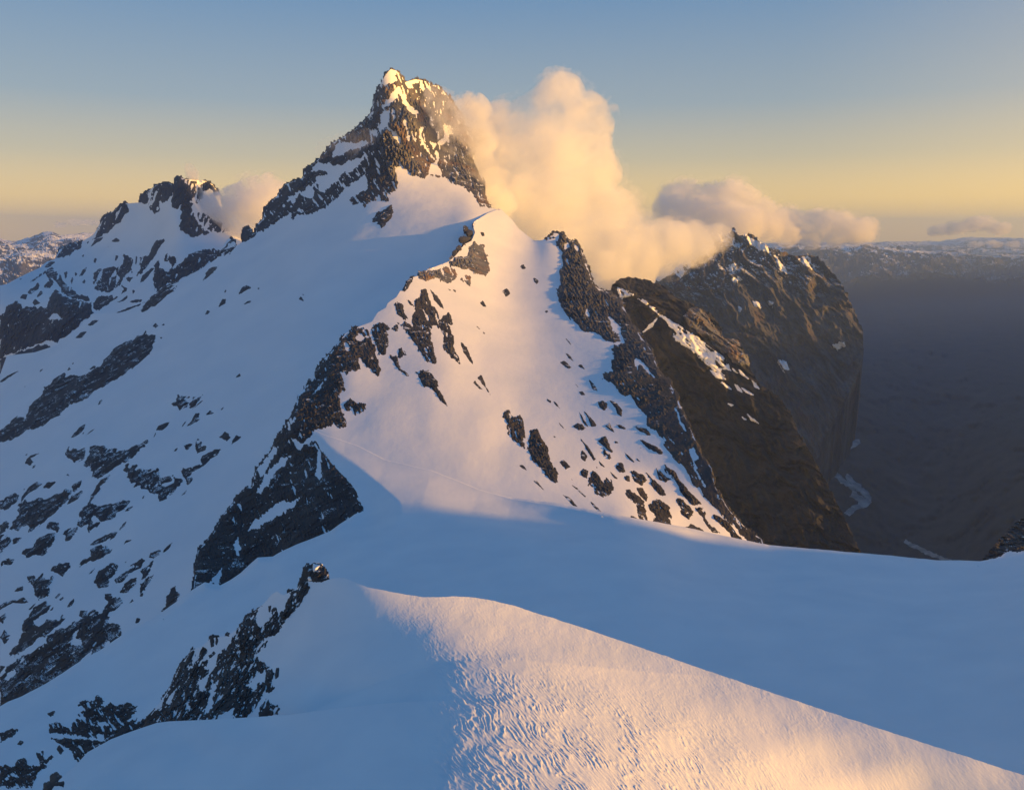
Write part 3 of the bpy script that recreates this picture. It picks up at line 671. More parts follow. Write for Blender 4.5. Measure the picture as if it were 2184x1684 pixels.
MAIN = [("P 990,1350 1030,1290 1100,1260 1150,1220 1170,1250 1170,1320 1130,1370 1070,1412 1030,1395 1035,1340 1005,1375", "lone brown rock boss in the snow below the summit wall", 0),
 ("L 2075,270 2110,250 2150,300 2184,310 2184,325 2080,388 2070,330", "small rock pinnacles on the skyline notch", .1),
 ("L 1860,500 1880,450 1950,340 2010,380 2012,425 1960,485 1900,505", "small snow streaked pyramid lit by the sun on the left skyline", .65),
 ("BL 0,405 0,310 90,220 190,170 215,200 240,150 250,90 320,30 L 360,1684 380,1620 440,1590 490,1520 550,1495 560,1530 590,1525 640,1520 700,1525 800,1450 860,1430 880,1380 940,1330 1000,1280 1060,1240 1140,1210 1170,1185 1230,1180 1250,1150 1330,1180 1310,1240 1290,1310 1250,1370 1150,1440 1050,1510 980,1560 900,1600 800,1660 BL 770,0 700,50 620,75 560,110 500,180 400,240 320,280 200,320 100,380", "long diagonal cliff band across the shaded snow slope", .05),
 ("L 1200,985 1240,905 1330,835 1400,770 1480,740 1525,725 1500,780 1430,840 1390,880 1330,930", "dark rock lip where the slope drops to the left bowl", .2),
 ("BL 1465,75 1490,55 1520,5 1560,10 1640,5 1740,0 1700,50 1640,100 1580,135 1540,130 1515,90", "ragged dark rock with a snow hollow in the middle of the slope", .35),
 ("BL 560,500 590,440 640,455 720,450 730,500 700,560 660,580 600,550 570,540", "squat dark rock left of the winged rock", .2),
 ("BL 710,600 740,550 760,520 770,450 830,435 880,435 920,455 980,460 1050,480 1110,450 1180,410 1258,378 1240,430 1150,510 1070,575 1040,565 960,630 930,670 830,710 780,695 800,650 760,620", "winged black rock outcrop with a long arm rising to the right", .22),
 ("BL 1045,640 1080,585 1110,585 1090,650 1140,600 1175,605 1160,640 1210,625 1260,640 1310,615 1350,640 1360,690 1430,690 1480,730 1480,690 1550,710 1560,740 1500,800 1470,850 1440,870 1415,912 1360,910 1340,850 1290,830 1230,800 1140,790 1160,750 1110,730 1065,710 1085,670", "broad ragged rock band below the winged outcrop", .28),
 ("BL 1535,650 1560,625 1600,620 1650,610 1720,590 1710,540 1740,505 1780,490 1830,460 1890,460 1850,510 1770,580 1700,630 1650,650 1610,700 1645,710 1630,750 1600,770 1580,720 1560,670", "crooked rock outcrop rising right of the ragged band", .25),
 ("BL 660,1050 690,1000 740,940 790,860 810,780 870,710 970,655 940,690 870,750 860,800 810,870 790,915 830,950 890,930 960,925 1000,915 1060,900 1110,905 1080,950 1000,1020 950,1060 870,1090 810,1130 760,1168 745,1140 750,1110 690,1135 665,1100", "hook shaped black outcrop with a thin curved top", .15),
 ("BL 90,1140 100,1080 160,1020 165,930 220,900 300,880 360,865 380,890 360,925 420,880 500,840 560,805 605,820 590,880 520,960 430,1030 380,1080 320,1120 240,1190 240,1120 190,1110 150,1150", "large double humped black outcrop near the left edge", .12),
 ("BL 185,1385 200,1330 260,1300 310,1230 400,1190 470,1175 475,1230 420,1300 350,1365 270,1370", "oval black outcrop below the double humped one", .12),
 ("BL 680,1465 700,1420 780,1370 770,1320 850,1280 920,1290 970,1285 920,1350 850,1400 760,1430", "slanting black slab in the lower slope", .15),
 ("BL 805,1600 810,1530 840,1490 900,1480 960,1430 1000,1440 1010,1490 990,1530 940,1570 900,1645 850,1640", "blocky dark outcrop above the bottom left cliffs", .25),
 ("BL 970,1620 980,1560 1050,1520 1100,1460 1170,1420 1210,1390 1260,1400 1200,1470 1100,1530 1040,1590", "rising dark rock arm right of the blocky outcrop", .2),
 ("BL 1190,1500 1240,1450 1310,1410 1280,1500 1250,1560 1310,1530 1260,1620 1240,1670 FL 1220,40 1190,30 BL 1200,1600 1220,1540", "streaked dark rock flake at the lower right of the slope", .35),
 ("BL 235,1600 240,1550 290,1540 310,1570 370,1510 360,1560 420,1570 460,1525 440,1600 FL 420,30 330,60 290,20 BL 295,1620 250,1610", "fork shaped black outcrop low on the left slope", .2),
 ("BL 1450,1684 1470,1630 1505,1605 1500,1650 1520,1684 FL 1535,20 1510,90 1440,180 1380,240 1320,310 1290,300 1320,240 1400,130 1430,40", "isolated spear shaped rock between the slope and the buttress foot", .15),
 ("FL 0,1055 0,720 70,640 150,570 300,490 400,430 400,370 470,320 560,300 610,270 690,220 760,180 800,140 830,180 870,170 900,110 960,50 1030,40 1040,90 980,150 930,170 930,230 900,280 960,250 1020,270 1030,330 1020,400 1110,390 1060,440 960,500 880,550 700,650 600,720 500,790 350,880 200,960 80,1005", "massive black cliffs at the bottom left of the slope", .18),
 ("FL 80,540 100,480 180,380 190,270 250,190 330,100 400,70 435,110 400,170 280,240 330,300 400,230 500,230 530,190 550,220 530,270 450,320 390,370 300,410 200,500 150,540", "curved black outcrop just above the bottom left cliffs", .18)]
MAIN_NEG = {5: ["BL 1590,40 1640,20 1620,60"], 8: ["BL 1370,760 1450,745 1480,740 1420,775"], 10: ["BL 780,1060 800,1030 850,1035 850,1070 800,1090"],
            19: ["FL 620,400 640,330 665,320 650,390 700,400 690,440 620,450", "FL 900,440 930,420 950,500 920,530", "FL 660,640 700,560 780,490 780,560 720,620 670,680", "FL 20,780 50,710 130,645 130,690 60,760", "FL 510,775 590,690 590,740", "FL 180,560 300,450 390,390 380,440 250,510 180,590"]}
MAIN_SMALL = """L 745,1090 790,1050 850,1045 800,1090|L 640,1200 690,1155 740,1145 700,1195|L 1735,710 1780,610 1875,572 1840,630|L 1910,810 1920,785 1935,790 1925,815|L 2040,825 2060,770 2110,740 2140,775 2090,800
L 1865,935 1900,870 1940,862 1920,900|L 1750,1000 1770,960 1792,970 1775,995|L 2075,915 2110,885 2155,875 2130,900|L 2015,1530 2050,1497 2055,1520 2035,1532|L 0,1570 60,1520 180,1470 100,1520 20,1575
L 570,1485 590,1445 610,1465|L 340,1490 385,1450 350,1470|L 1305,1100 1330,1073 1352,1095 1330,1113|L 1375,1092 1400,1073 1408,1092|L 1358,1190 1390,1188 1380,1208|L 200,1615 240,1590 215,1620|L 610,1420 635,1400 625,1420
M 362,870 380,832 405,882|M 5,775 40,765 25,785|M 390,815 415,835 400,835
BL 605,365 640,320 670,280 740,235 720,280 690,320 650,350|BL 700,330 735,295 715,330|BL 730,345 780,300 825,280 780,315|BL 830,90 850,50 883,35 860,75|BL 1635,125 1680,80 1735,45 1690,90
BL 1755,170 1790,135 1830,155 1800,165|BL 1540,295 1570,230 1635,175 1600,220|BL 1585,275 1640,220 1670,155 1705,155 1700,200 1725,190 1650,250|BL 1330,300 1350,260 1400,240 1460,225 1430,270 1380,300|BL 1303,362 1330,325 1322,358
BL 1860,360 1900,345 1920,320 1950,325 1950,350 1980,358 1940,395 1890,370|BL 1970,430 1980,380 2015,340 2063,350 2030,390|BL 1670,510 1670,400 1695,355 1700,400 1725,400 1710,440 1760,430 1750,470 1690,510|BL 1565,430 1610,415 1640,420 1620,460 1590,475
BL 1475,485 1500,455 1522,450 1505,480|BL 220,580 230,540 260,515 330,500 260,540 285,570 250,605 240,590|BL 250,650 280,600 325,578 300,620|BL 540,1180 570,1140 660,1130 650,1160 600,1240 560,1240|BL 615,780 660,735 695,720 680,790 640,830 620,825
BL 570,940 590,890 610,860 700,820 690,870 640,910|BL 165,940 200,860 240,790 320,735 370,755 310,800 250,830|BL 365,795 400,745 480,740 420,790|BL 0,910 60,860 130,840 180,850 150,900 70,965 0,985|BL 0,1100 50,1080 80,1100 70,1150 0,1185
BL 0,1200 60,1180 100,1240 90,1290 0,1350|BL 100,1280 120,1220 190,1215 140,1270|BL 385,1140 430,1080 510,1090 515,1130 490,1165 440,1140|BL 755,1290 830,1230 890,1200 1000,1165 960,1210 880,1260 800,1270|BL 1010,1155 1040,1110 1085,1065 1070,1110 1030,1150
BL 1045,1290 1075,1240 1120,1235 1070,1265|BL 1265,1385 1280,1340 1330,1325 1380,1320 1360,1360 1310,1390|BL 1390,1345 1420,1290 1485,1245 1450,1300|BL 1010,1684 1050,1620 1110,1560 1170,1550 1160,1600 1100,1684|BL 0,1480 20,1420 70,1380 130,1400 100,1440 40,1450
BL 420,1500 460,1460 520,1440 620,1420 600,1470 560,1510 540,1560 500,1520|BL 125,1675 150,1640 200,1625 190,1665|BL 1055,1000 1090,960 1135,948 1100,985|BL 565,680 580,670 605,690 590,695|BL 115,530 150,505 135,525|BL 215,515 240,490 230,515
BL 1060,1430 1090,1400 1075,1430|BL 745,1530 810,1475 785,1520|BL 1825,655 1915,565 1870,610|BL 1545,860 1620,775 1580,840|BL 1205,885 1230,860 1225,885|BL 560,645 550,650 565,632|BL 200,805 215,795 208,810|BL 1880,125 1910,103 1895,128|BL 940,1235 1000,1165 980,1210|BL 880,1380 970,1300 940,1345
FL 0,380 40,325 85,370 70,410 40,435 20,400|FL 0,210 50,175 65,200 20,260 0,250|FL 0,110 60,80 150,60 200,40 245,80 200,95 110,90 0,150|FL 565,135 600,80 635,50 620,110|FL 670,200 690,150 750,155 745,200 700,210|FL 890,60 900,0 960,10 950,60 910,70
FL 1095,100 1130,50 1140,70|FL 1150,265 1170,220 1208,215 1185,255|FL 465,45 510,0 520,10 490,50|FL 0,620 45,630 0,700|FL 240,150 300,90 320,90 270,140|FL 505,60 540,35 550,45 520,70|FL 1165,190 1195,162 1190,178|FL 430,150 460,120 450,150"""

# ------------------------------------------------------------------ middle ridge, sunlit basin and the cliffs that close it
S_mid = GridSurf(380, 420, 36, """1534.8 1521.2 1508.2 1496.1 1485.2 1475.9 1468.6 1463.7 1461.9 1463.9 1470.7 1483.2 1502.5 1529.4 1563.6 1604.0 1647.8 1691.1 1730.0 1764.1 1798.2 1822.3 1836.7 1861.0 1896.6 1934.2 1967.4 1992.6 2009 2016 2016 2011 2001 1988.9 1974.7 1959.7 1944.2
1445.7 1432.5 1419.7 1407.6 1396.4 1386.5 1378.2 1371.9 1368.2 1367.7 1371.4 1380.4 1395.8 1419.0 1450.5 1489.3 1533.2 1578.4 1620.1 1656.2 1691.7 1711.3 1709.8 1727.8 1761.3 1793.8 1820.3 1838.7 1848.4 1850.3 1846.0 1837.3 1825.7 1812.4 1798.2 1783.6 1769.0
1362.2 1349.3 1336.7 1324.6 1313.2 1302.9 1293.8 1286.4 1281.0 1278.3 1279.1 1284.5 1296.0 1315.3 1343.6 1380.3 1423.4 1469.6 1514.8 1556.8 1593.8 1612.7 1589.0 1603.7 1637.6 1664.0 1683.8 1695.8 1699.6 1696.6 1688.6 1677.5 1664.5 1650.7 1636.7 1622.8 1609.1
1284.2 1271.5 1259.1 1247.0 1235.6 1225.0 1215.4 1207.0 1200.3 1195.7 1193.9 1195.7 1202.7 1217.5 1242.0 1275.8 1316.4 1360.9 1407.0 1452.8 1490.4 1510.7 1491.5 1498.6 1523.3 1540.0 1554.2 1561.1 1560.0 1553.0 1542.2 1529.4 1515.8 1502.1 1488.7 1475.7 1463.1
1211.4 1198.9 1186.7 1174.8 1163.4 1152.6 1142.6 1133.6 1126.0 1120.0 1115.9 1114.4 1116.8 1126.2 1146.6 1176.6 1213.0 1253.3 1296.8 1341.4 1373.1 1385.3 1378.7 1378.8 1392.5 1411.9 1427.6 1432.2 1427.5 1417.6 1405.2 1391.8 1378.4 1365.5 1353.1 1341.3 1330.0
1143.5 1131.2 1119.2 1107.4 1096.1 1085.3 1075.1 1065.8 1057.5 1050.8 1045.5 1041.6 1039.7 1043.3 1059.8 1085.5 1116.6 1150.9 1189.6 1230.4 1258.1 1267.0 1263.3 1258.5 1267.8 1289.8 1305.7 1307.7 1300.4 1289.3 1276.7 1264.1 1251.8 1240.2 1229.3 1218.9 1209.1
1080.3 1068.1 1056.2 1044.7 1033.5 1022.7 1012.5 1002.8 994.2 987.3 982.2 977.8 973.7 973.5 985.4 1005.1 1029.9 1058.5 1091.4 1126.4 1150.7 1158.7 1156.5 1151.4 1157.6 1174.7 1185.9 1185.4 1178.0 1167.9 1157.1 1146.3 1135.9 1126.2 1117.0 1108.3 1099.9
1021.3 1009.3 997.5 986.1 975.0 964.3 954.0 944.0 934.8 927.8 924.1 921.3 917.4 916.4 922.4 934.7 952.9 975.7 1002.0 1030.1 1052.2 1063.2 1063.3 1058.5 1058.9 1064.9 1069.1 1068.0 1062.7 1055.4 1047.4 1039.1 1031.1 1023.4 1016.0 1009.0 1002.1
966.4 954.5 942.7 931.3 920.3 909.7 899.3 888.7 878.1 869.9 867.1 866.7 864.5 863.3 865.0 870.9 883.3 902.1 923.4 943.8 961.7 974.1 976.3 972.9 969.0 966.1 964.7 962.7 959.2 954.6 949.2 943.5 937.7 931.9 926.3 920.8 915.4
915.3 903.4 891.6 880.0 868.9 858.2 847.9 837.0 824.5 813.2 808.9 810.2 812.0 811.6 810.6 811.7 819.6 835.7 852.9 866.8 880.0 890.7 893.8 892.0 887.7 881.7 877.0 873.6 870.5 867.4 863.9 860.0 855.9 851.8 847.7 843.5 839.4
867.9 855.9 844.0 832.1 820.5 809.3 798.8 788.5 776.2 763.2 757.0 758.6 762.1 761.3 759.2 758.1 763.0 775.7 789.1 799.6 809.5 817.3 820.4 820.3 817.3 810.9 804.3 800.0 797.0 794.4 791.6 788.6 785.7 782.7 779.7 776.6 773.5
823.9 812.0 800.0 787.8 775.2 762.7 751.0 740.9 732.6 722.3 715.2 715.2 716.9 715.4 713.6 712.7 716.1 725.0 734.4 743.0 751.2 756.3 758.3 758.8 756.8 751.6 745.5 740.9 737.7 734.6 731.6 728.8 726.4 724.1 721.9 719.5 717.1
783.3 771.8 759.9 747.4 734.1 719.9 705.3 692.7 688.7 684.1 680.8 679.3 677.4 676.1 675.6 675.2 677.9 683.0 688.1 695.0 702.3 706.2 707.5 707.9 706.1 702.4 698.1 694.0 690.3 686.5 682.7 679.6 677.3 675.3 673.5 671.6 669.7
745.8 734.9 723.6 711.5 698.4 683.9 668.1 653.0 650.5 649.3 648.8 646.5 643.5 642.6 642.6 641.7 643.6 646.6 649.0 654.6 661.1 664.2 665.3 666.0 665.1 662.6 659.6 656.1 652.4 648.2 643.9 640.4 637.7 635.5 633.7 632.1 630.5
711.0 700.9 690.6 679.7 668.1 655.7 643.0 630.9 622.8 618.4 617.5 615.3 612.7 611.7 611.2 610.3 611.6 613.7 616.2 621.2 625.6 627.8 629.3 631.1 631.4 629.9 628.2 625.5 622.0 618.1 614.0 610.1 606.7 603.9 601.9 600.3 598.9
678.1 669.2 660.1 650.5 640.5 630.0 619.3 608.4 598.0 591.0 588.2 585.7 583.6 582.0 581.0 580.6 581.1 582.5 586.2 590.7 592.8 594.8 597.7 600.6 602.0 602.2 602.4 600.5 597.7 594.6 591.0 586.9 582.8 579.3 577.0 575.4 574.0
646.7 639.0 631.0 622.6 613.5 603.9 593.6 582.9 572.2 563.8 558.9 556.0 554.8 553.7 552.4 551.8 551.7 552.2 555.2 559.0 561.2 563.7 566.7 569.5 572.5 575.8 578.7 579.0 578.1 576.0 572.8 569.0 564.8 561.1 558.5 556.7 555.1
616.1 609.7 602.9 595.5 587.0 577.3 566.8 555.9 545.2 535.6 528.4 524.4 524.3 524.6 523.8 523.0 523.0 523.3 524.6 527.1 528.8 530.9 533.9 537.5 540.8 544.6 549.3 554.8 559.6 559.5 557.5 555.0 551.3 548.1 545.2 543.0 541.0
586.1 581.0 575.5 569.0 561.0 551.3 540.4 529.3 518.4 508.0 498.5 492.6 493.3 494.8 495.0 494.6 494.7 494.6 494.6 495.8 496.7 497.8 500.1 502.6 505.3 509.0 513.3 521.2 532.5 538.5 541.5 542.8 541.3 538.8 535.5 532.9 530.5
556.2 552.5 548.4 543.2 536.0 526.4 515.3 504.0 493.2 482.9 473.0 466.0 465.5 466.5 467.0 467.0 466.8 466.1 465.4 465.6 465.7 466.0 466.8 467.5 468.6 470.3 472.0 479.4 494.3 506.9 518.9 526.1 529.2 529.5 527.1 524.6 522.1
526.5 524.2 521.5 517.8 511.8 502.8 492.1 481.1 470.5 460.6 451.5 444.6 441.9 441.1 440.8 440.3 439.6 438.5 437.4 436.6 436.0 435.2 434.7 434.4 434.2 433.9 433.3 437.6 451.6 467.4 483.4 495.6 506.5 515.5 519.1 516.3 513.3
496.9 495.8 494.6 492.4 488.0 480.5 470.9 460.5 450.2 440.4 431.7 424.8 420.5 418.1 416.5 415.1 413.6 412.0 410.4 409.0 407.6 406.2 404.9 403.9 403.2 402.4 401.7 404.6 413.8 427.7 443.2 456.4 469.2 484.6 498.5 499.5 495.6
467.9 467.8 467.8 467.0 464.2 458.7 451.1 441.2 431.1 421.4 412.7 405.6 400.4 396.6 393.8 391.5 389.2 387.0 384.9 382.8 380.8 378.9 377.0 375.4 374.1 373.0 372.3 374.0 380.4 391.3 403.8 415.1 427.3 442.7 456.4 461.4 460.7
440.3 440.8 441.8 442.0 440.5 436.7 430.6 421.8 412.2 402.8 394.3 387.0 381.0 376.4 372.6 369.4 366.4 363.6 360.9 358.3 355.7 353.2 350.9 348.7 346.8 345.4 344.6 345.9 350.4 358.3 367.8 377.5 388.7 402.0 413.7 420.0 422.0
414.9 415.9 417.4 418.2 417.4 414.6 409.5 402.0 393.3 384.5 376.2 368.7 362.4 357.1 352.6 348.6 345.0 341.7 338.4 335.3 332.2 329.3 326.5 323.8 321.5 319.7 318.8 319.6 322.8 328.5 335.8 344.2 354.0 364.9 374.6 381.1 384.9
391.6 393.0 394.6 395.7 395.4 393.3 389.0 382.6 374.8 366.6 358.5 351.1 344.5 338.7 333.6 329.1 324.9 321.1 317.4 313.8 310.3 307.0 303.7 300.7 298.1 296.0 294.8 295.1 297.3 301.4 307.2 314.2 322.5 331.5 339.6 345.9 350.5""",
             noise=[(110, 1.0, 2)])
P_mid = poly("V 1011,473 1040,455 1063,446 M 2090,100 2184,190 R 60,270 190,370 240,368 290,355 350,303 430,303 490,370 540,375 580,420 640,580 690,740 740,780 800,800 905,860 930,900 960,950 1010,1060 1100,1190 1190,1310 1250,1480 1330,1560 1400,1684 BR 1450,130 1540,330 1620,520 1700,620 1730,780 1850,980 1990,1130 2130,1230 2160,1330 V 1500,1210 1200,1160 1000,1120 800,1160 700,1240 560,1290 480,1300 411,1276 BL 1650,1684 1690,1330 1820,1180 1900,1030 1990,920 2110,780 2150,790 BM 0,640 130,480 190,360 250,260 340,130 360,0 M 450,1590 500,1520 580,1380 650,1310 720,1220 760,1165 870,1105 990,1060 1040,980 1110,940 1125,900 1200,850 1230,797 1265,800 1290,720 1340,680 1385,670 1480,610 1640,550 1700,500 1780,400 1840,370 1870,300 1850,240")
mid = sheet("middle_ridge", P_mid, S_mid, 2.6, SNOW["mid"], fold=.08, drop=.5, kind="structure", label="snow ridge and sunlit snow basin below the main peak")
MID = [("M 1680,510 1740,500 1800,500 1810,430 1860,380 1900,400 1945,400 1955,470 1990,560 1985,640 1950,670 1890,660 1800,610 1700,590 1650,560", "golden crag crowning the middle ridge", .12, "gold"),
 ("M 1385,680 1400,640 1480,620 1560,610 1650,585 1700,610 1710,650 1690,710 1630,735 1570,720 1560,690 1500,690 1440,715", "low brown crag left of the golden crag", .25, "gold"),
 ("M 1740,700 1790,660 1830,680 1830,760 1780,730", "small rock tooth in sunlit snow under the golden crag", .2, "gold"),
 ("M 1265,800 1290,720 1340,680 1330,720 1285,790", "thin dark rock sliver left of the low brown crag", .1, "mid"),
 ("M 1170,910 1200,895 1250,920 1270,980 1300,1040 1260,1040 1210,990", "", .3, "mid"),
 ("M 1290,870 1340,900 1400,860 1420,780 1460,790 1480,840 1500,900 1540,960 1570,1030 1560,1120 1500,1090 1490,1190 1510,1280 1545,1430 1490,1410 1450,1390 1380,1280 1300,1170 1240,1090 1260,1060 1330,1090 1320,1010 1350,960", "long dark rock rib descending from the corniced snow tip", .3, "mid"),
 ("M 1490,790 1540,830 1590,910 1610,965 1570,920 1520,870", "", .15, "mid"),
 ("M 1560,1040 1640,985 1670,1010 1685,1090 1640,1080 1680,1180 1700,1290 1745,1430 1690,1380 1650,1350 1600,1290 1600,1180 1570,1110", "second dark rib right of the long central rib", .25, "mid"),
 ("M 1340,1480 1430,1460 1510,1510 1540,1560 1575,1684 BM 1600,0 1632,95 1590,50 1545,0 M 1520,1650 1440,1610 1400,1560", "pointed dark rib ending in a thin tail on the snow face", .2, "mid"),
 ("M 980,1130 1000,1080 1060,1060 1150,1110 1210,1065 1250,1140 1200,1140 1110,1130 1130,1230 1120,1310 1085,1360 1040,1350 1000,1200", "", .3, "mid"),
 ("M 1120,1330 1170,1350 1200,1350 1220,1430 1300,1520 1240,1490 1190,1440", "", .25, "mid"), ("M 1210,1370 1215,1290 1240,1280 1290,1350 1260,1350", "", .1, "mid"),
 ("M 1735,1220 1770,1240 1800,1300 1850,1400 1870,1470 1820,1390 1760,1310", "", .2, "mid"), ("M 1890,1540 1920,1510 1950,1570 2000,1684 1960,1640", "", .1, "mid"), ("M 1850,1580 1870,1560 1885,1590 1950,1650 1900,1620", "", .2, "mid"),
 ("M 760,1165 790,1150 830,1120 870,1105 950,1130 980,1180 1000,1240 1050,1380 1060,1510 1040,1530 960,1450 880,1370 890,1460 850,1490 820,1470 790,1510 720,1490 770,1640 BM 700,0 735,100 780,250 770,290 650,260 530,285 500,300 430,390 520,400 545,460 600,490 650,590 780,720 860,830 920,970 900,1020 800,1080 640,1210 500,1290 350,1330 270,1390 190,1410 150,1435 60,1430 V 546,1205 515,1236 493,1254 471,1267 H 730,250 700,200 600,270 480,350 BL 1650,1684 1690,1330 1820,1180 1900,1030 1990,920 2110,780 2150,800 BM 0,640 130,480 190,360 250,260 340,130 360,0 M 390,1684 450,1590 500,1520 580,1380 650,1310 720,1220", "great black buttress of the middle ridge with a slanting snow shelf", .12, "mid"),
 ("BM 740,90 780,60 800,20 860,60 930,80 930,140 880,160 850,185 820,110 780,140", "scattered rocks right of the black buttress's neck", .4, "mid"),
 ("V 1073,882 1083,872 1092,885 1107,886 1114,892 1120,917 1119,957 1107,947 1092,940 1080,905", "short rough rock rib, left one of the pair in the lower basin", .3, "mid"),
 ("BR 150,285 215,290 230,340 280,390 320,490 360,620 405,760 340,720 240,620 170,560 140,470", "long smooth wedge of dark rock, right one of the pair", .03, "mid")]
MID_NEG = {0: ["M 1700,490 1730,440 1790,430 1800,490"], 15: ["V 546,1107 613,1059 618,1072 636,1062 628,1080 596,1097 561,1120 530,1132 535,1120", "BL 1990,1280 2030,1220 2060,1290 2020,1360 2000,1300",
    "BM 0,830 60,730 110,640 220,540 300,520 230,610 170,660 100,770 40,840", "BM 270,250 340,170 320,250 280,310", "M 760,1250 800,1290 830,1320 790,1300", "M 850,1200 900,1150 960,1190 900,1230",
    "BM 540,470 560,700 540,720 500,680 520,560", "M 490,1670 590,1550 530,1640", "H 640,210 760,60 750,160 700,210", "BM 0,640 110,520 200,420 130,560 40,700", "BM 300,370 380,410 440,380 500,300 590,330 520,390 440,420 350,470"]}
MID_SMALL = """R 70,590 95,572 118,600 90,612|R 180,690 200,683 228,710 210,742 185,720|R 275,975 292,962 310,972 295,988|R 460,1203 490,1228 508,1262 478,1232|R 450,1320 490,1340 522,1395 480,1370|R 410,1405 450,1395 508,1450 480,1458 430,1425|R 560,1430 600,1425 625,1470 590,1455
R 655,1550 700,1590 740,1664 680,1620|M 2098,800 2140,775 2168,820 2130,850|M 1910,900 1930,885 1968,935 1940,932|M 1915,300 1945,295 1952,330 1930,330|BM 1555,0 1600,30 1630,95 1590,60|R 540,1590 575,1625 560,1620|R 570,1660 600,1650 630,1684 590,1684|M 1640,780 1665,790 1655,802|M 1680,790 1705,790 1705,812|M 1885,1100 1915,1125 1900,1120|M 1935,1145 1958,1160 1945,1165
M 1722,430 1740,420 1758,440 1740,455|M 1690,470 1705,460 1700,510|M 1860,225 1875,218 1868,240|M 1780,255 1795,262 1785,275|M 1810,290 1835,295 1815,300|M 1745,350 1790,345 1820,348 1760,356|M 1790,410 1772,402 1780,395
BR 300,38 335,50 330,65 305,50|BR 350,50 390,80 425,135 380,95|BR 365,205 410,240 460,300 430,280|BR 725,65 770,50 810,80 800,150 750,110|BR 830,45 880,60 940,130 935,180 890,160 880,110|BR 520,265 560,240 600,250 640,280 620,295 570,300|BR 565,135 600,180 650,270 610,240|BR 615,140 670,190 720,260 680,265 650,200
BR 790,260 830,240 870,315 830,300|BR 890,250 930,260 975,290 920,285|BR 1030,265 1070,255 1130,280 1200,350 1150,340 1060,300|BR 740,390 770,345 800,350 830,420 858,480 830,555 780,510 775,440|BR 580,365 640,430 720,545 700,560 640,470|BR 580,500 600,470 640,520 620,560 590,540
BR 400,570 440,550 498,615 460,635|BR 585,660 600,615 660,650 640,710 600,690|BR 650,720 690,640 740,690 780,740 790,680 860,720 870,790 840,840 780,878 720,840 700,790 640,770|BR 885,570 940,590 965,660 920,660 880,625|BR 955,485 1000,520 1038,570 1000,550|BR 1055,530 1098,570 1075,560
BR 1005,640 1050,645 1130,690 1160,730 1100,770 1060,740 1030,700|BR 950,690 1000,690 1015,750 970,730|BR 960,800 1000,800 1080,850 1120,910 1150,980 1155,1080 1110,1090 1060,1020 1060,930 990,880|BR 1060,790 1110,790 1160,870 1150,920 1090,860|BR 1170,930 1200,890 1260,890 1330,940 1350,1000 1370,1150 1200,1125 1215,1040 1160,960
BR 1150,665 1220,720 1290,800 1325,860 1260,850 1190,770|BR 1400,890 1450,890 1550,990 1540,1040 1470,1090 1440,1000|BR 1230,620 1300,680 1350,720 1310,750 1250,720|BR 1290,580 1380,640 1430,720 1520,830 1600,900 1620,930 1540,950 1500,900 1440,840 1400,740 1310,650|BR 1480,1130 1530,1100 1600,1130 1680,1190 1800,1240 1700,1240 1480,1180
BR 1560,960 1640,960 1650,1050 1700,1120 1790,1180 1700,1170 1640,1080 1590,1010|BR 1700,1000 1780,1040 1850,1100 1940,1200 2000,1260 1900,1260 1850,1180 1790,1130 1720,1060|BR 160,715 220,740 288,828 230,780|BR 430,850 490,870 578,980 520,940 470,890|BR 500,760 560,790 640,870 620,870 550,810|BR 640,880 700,930 760,990 820,1030 760,1015 680,930
BR 1000,1075 1020,1030 1080,1050 1110,1095|BR 65,600 95,595 130,645 90,625|BR 825,640 870,680 912,718 870,710|BR 1075,370 1150,400 1230,430 1300,490 1280,510 1200,480 1140,430|BR 865,385 900,395 915,415 885,412|BR 1085,440 1105,450 1100,460|BR 495,700 520,725 515,740|BR 740,560 790,615 760,600|BR 715,600 730,622 722,622|BR 335,340 375,358 360,362"""
P_cliff = poly("R 290,360 350,305 430,305 490,370 540,375 580,420 640,580 690,740 740,790 830,800 905,870 930,880 960,950 1010,1060 1100,1190 1190,1310 1250,1480 1330,1560 1400,1684 BR 1450,130 1540,330 1620,520 1700,620 1730,780 1850,980 1990,1130 2130,1230 2160,1330 2040,1285 1900,1130 1640,870 1480,640 1400,560 1290,420 1310,390 1230,300 1180,290 1140,240 1150,170 1080,120 1040,80 1000,10 930,0 R 860,1590 770,1550 770,1500 850,1480 850,1400 885,1350 850,1300 860,1250 780,1210 700,1150 600,1130 530,1060 450,990 400,900 385,780 410,700 405,620 440,560 430,460 370,410 400,330")
NEG_cliff = [poly(s) for s in ["R 450,400 490,390 480,430 450,450", "R 820,1020 870,1040 910,1100 940,1180 960,1245 890,1250 920,1220 880,1150", "R 1045,1370 1100,1400 1160,1460 1210,1530 1150,1480 1090,1430 1070,1470 1050,1440",
    "BR 1390,110 1440,160 1440,220 1480,300 1410,210", "BR 1510,470 1550,440 1590,530 1560,560 1570,650 1650,770 1570,690 1550,600", "R 625,950 650,945 660,990 640,1000", "R 290,360 350,300 440,300 380,345 330,350"]]
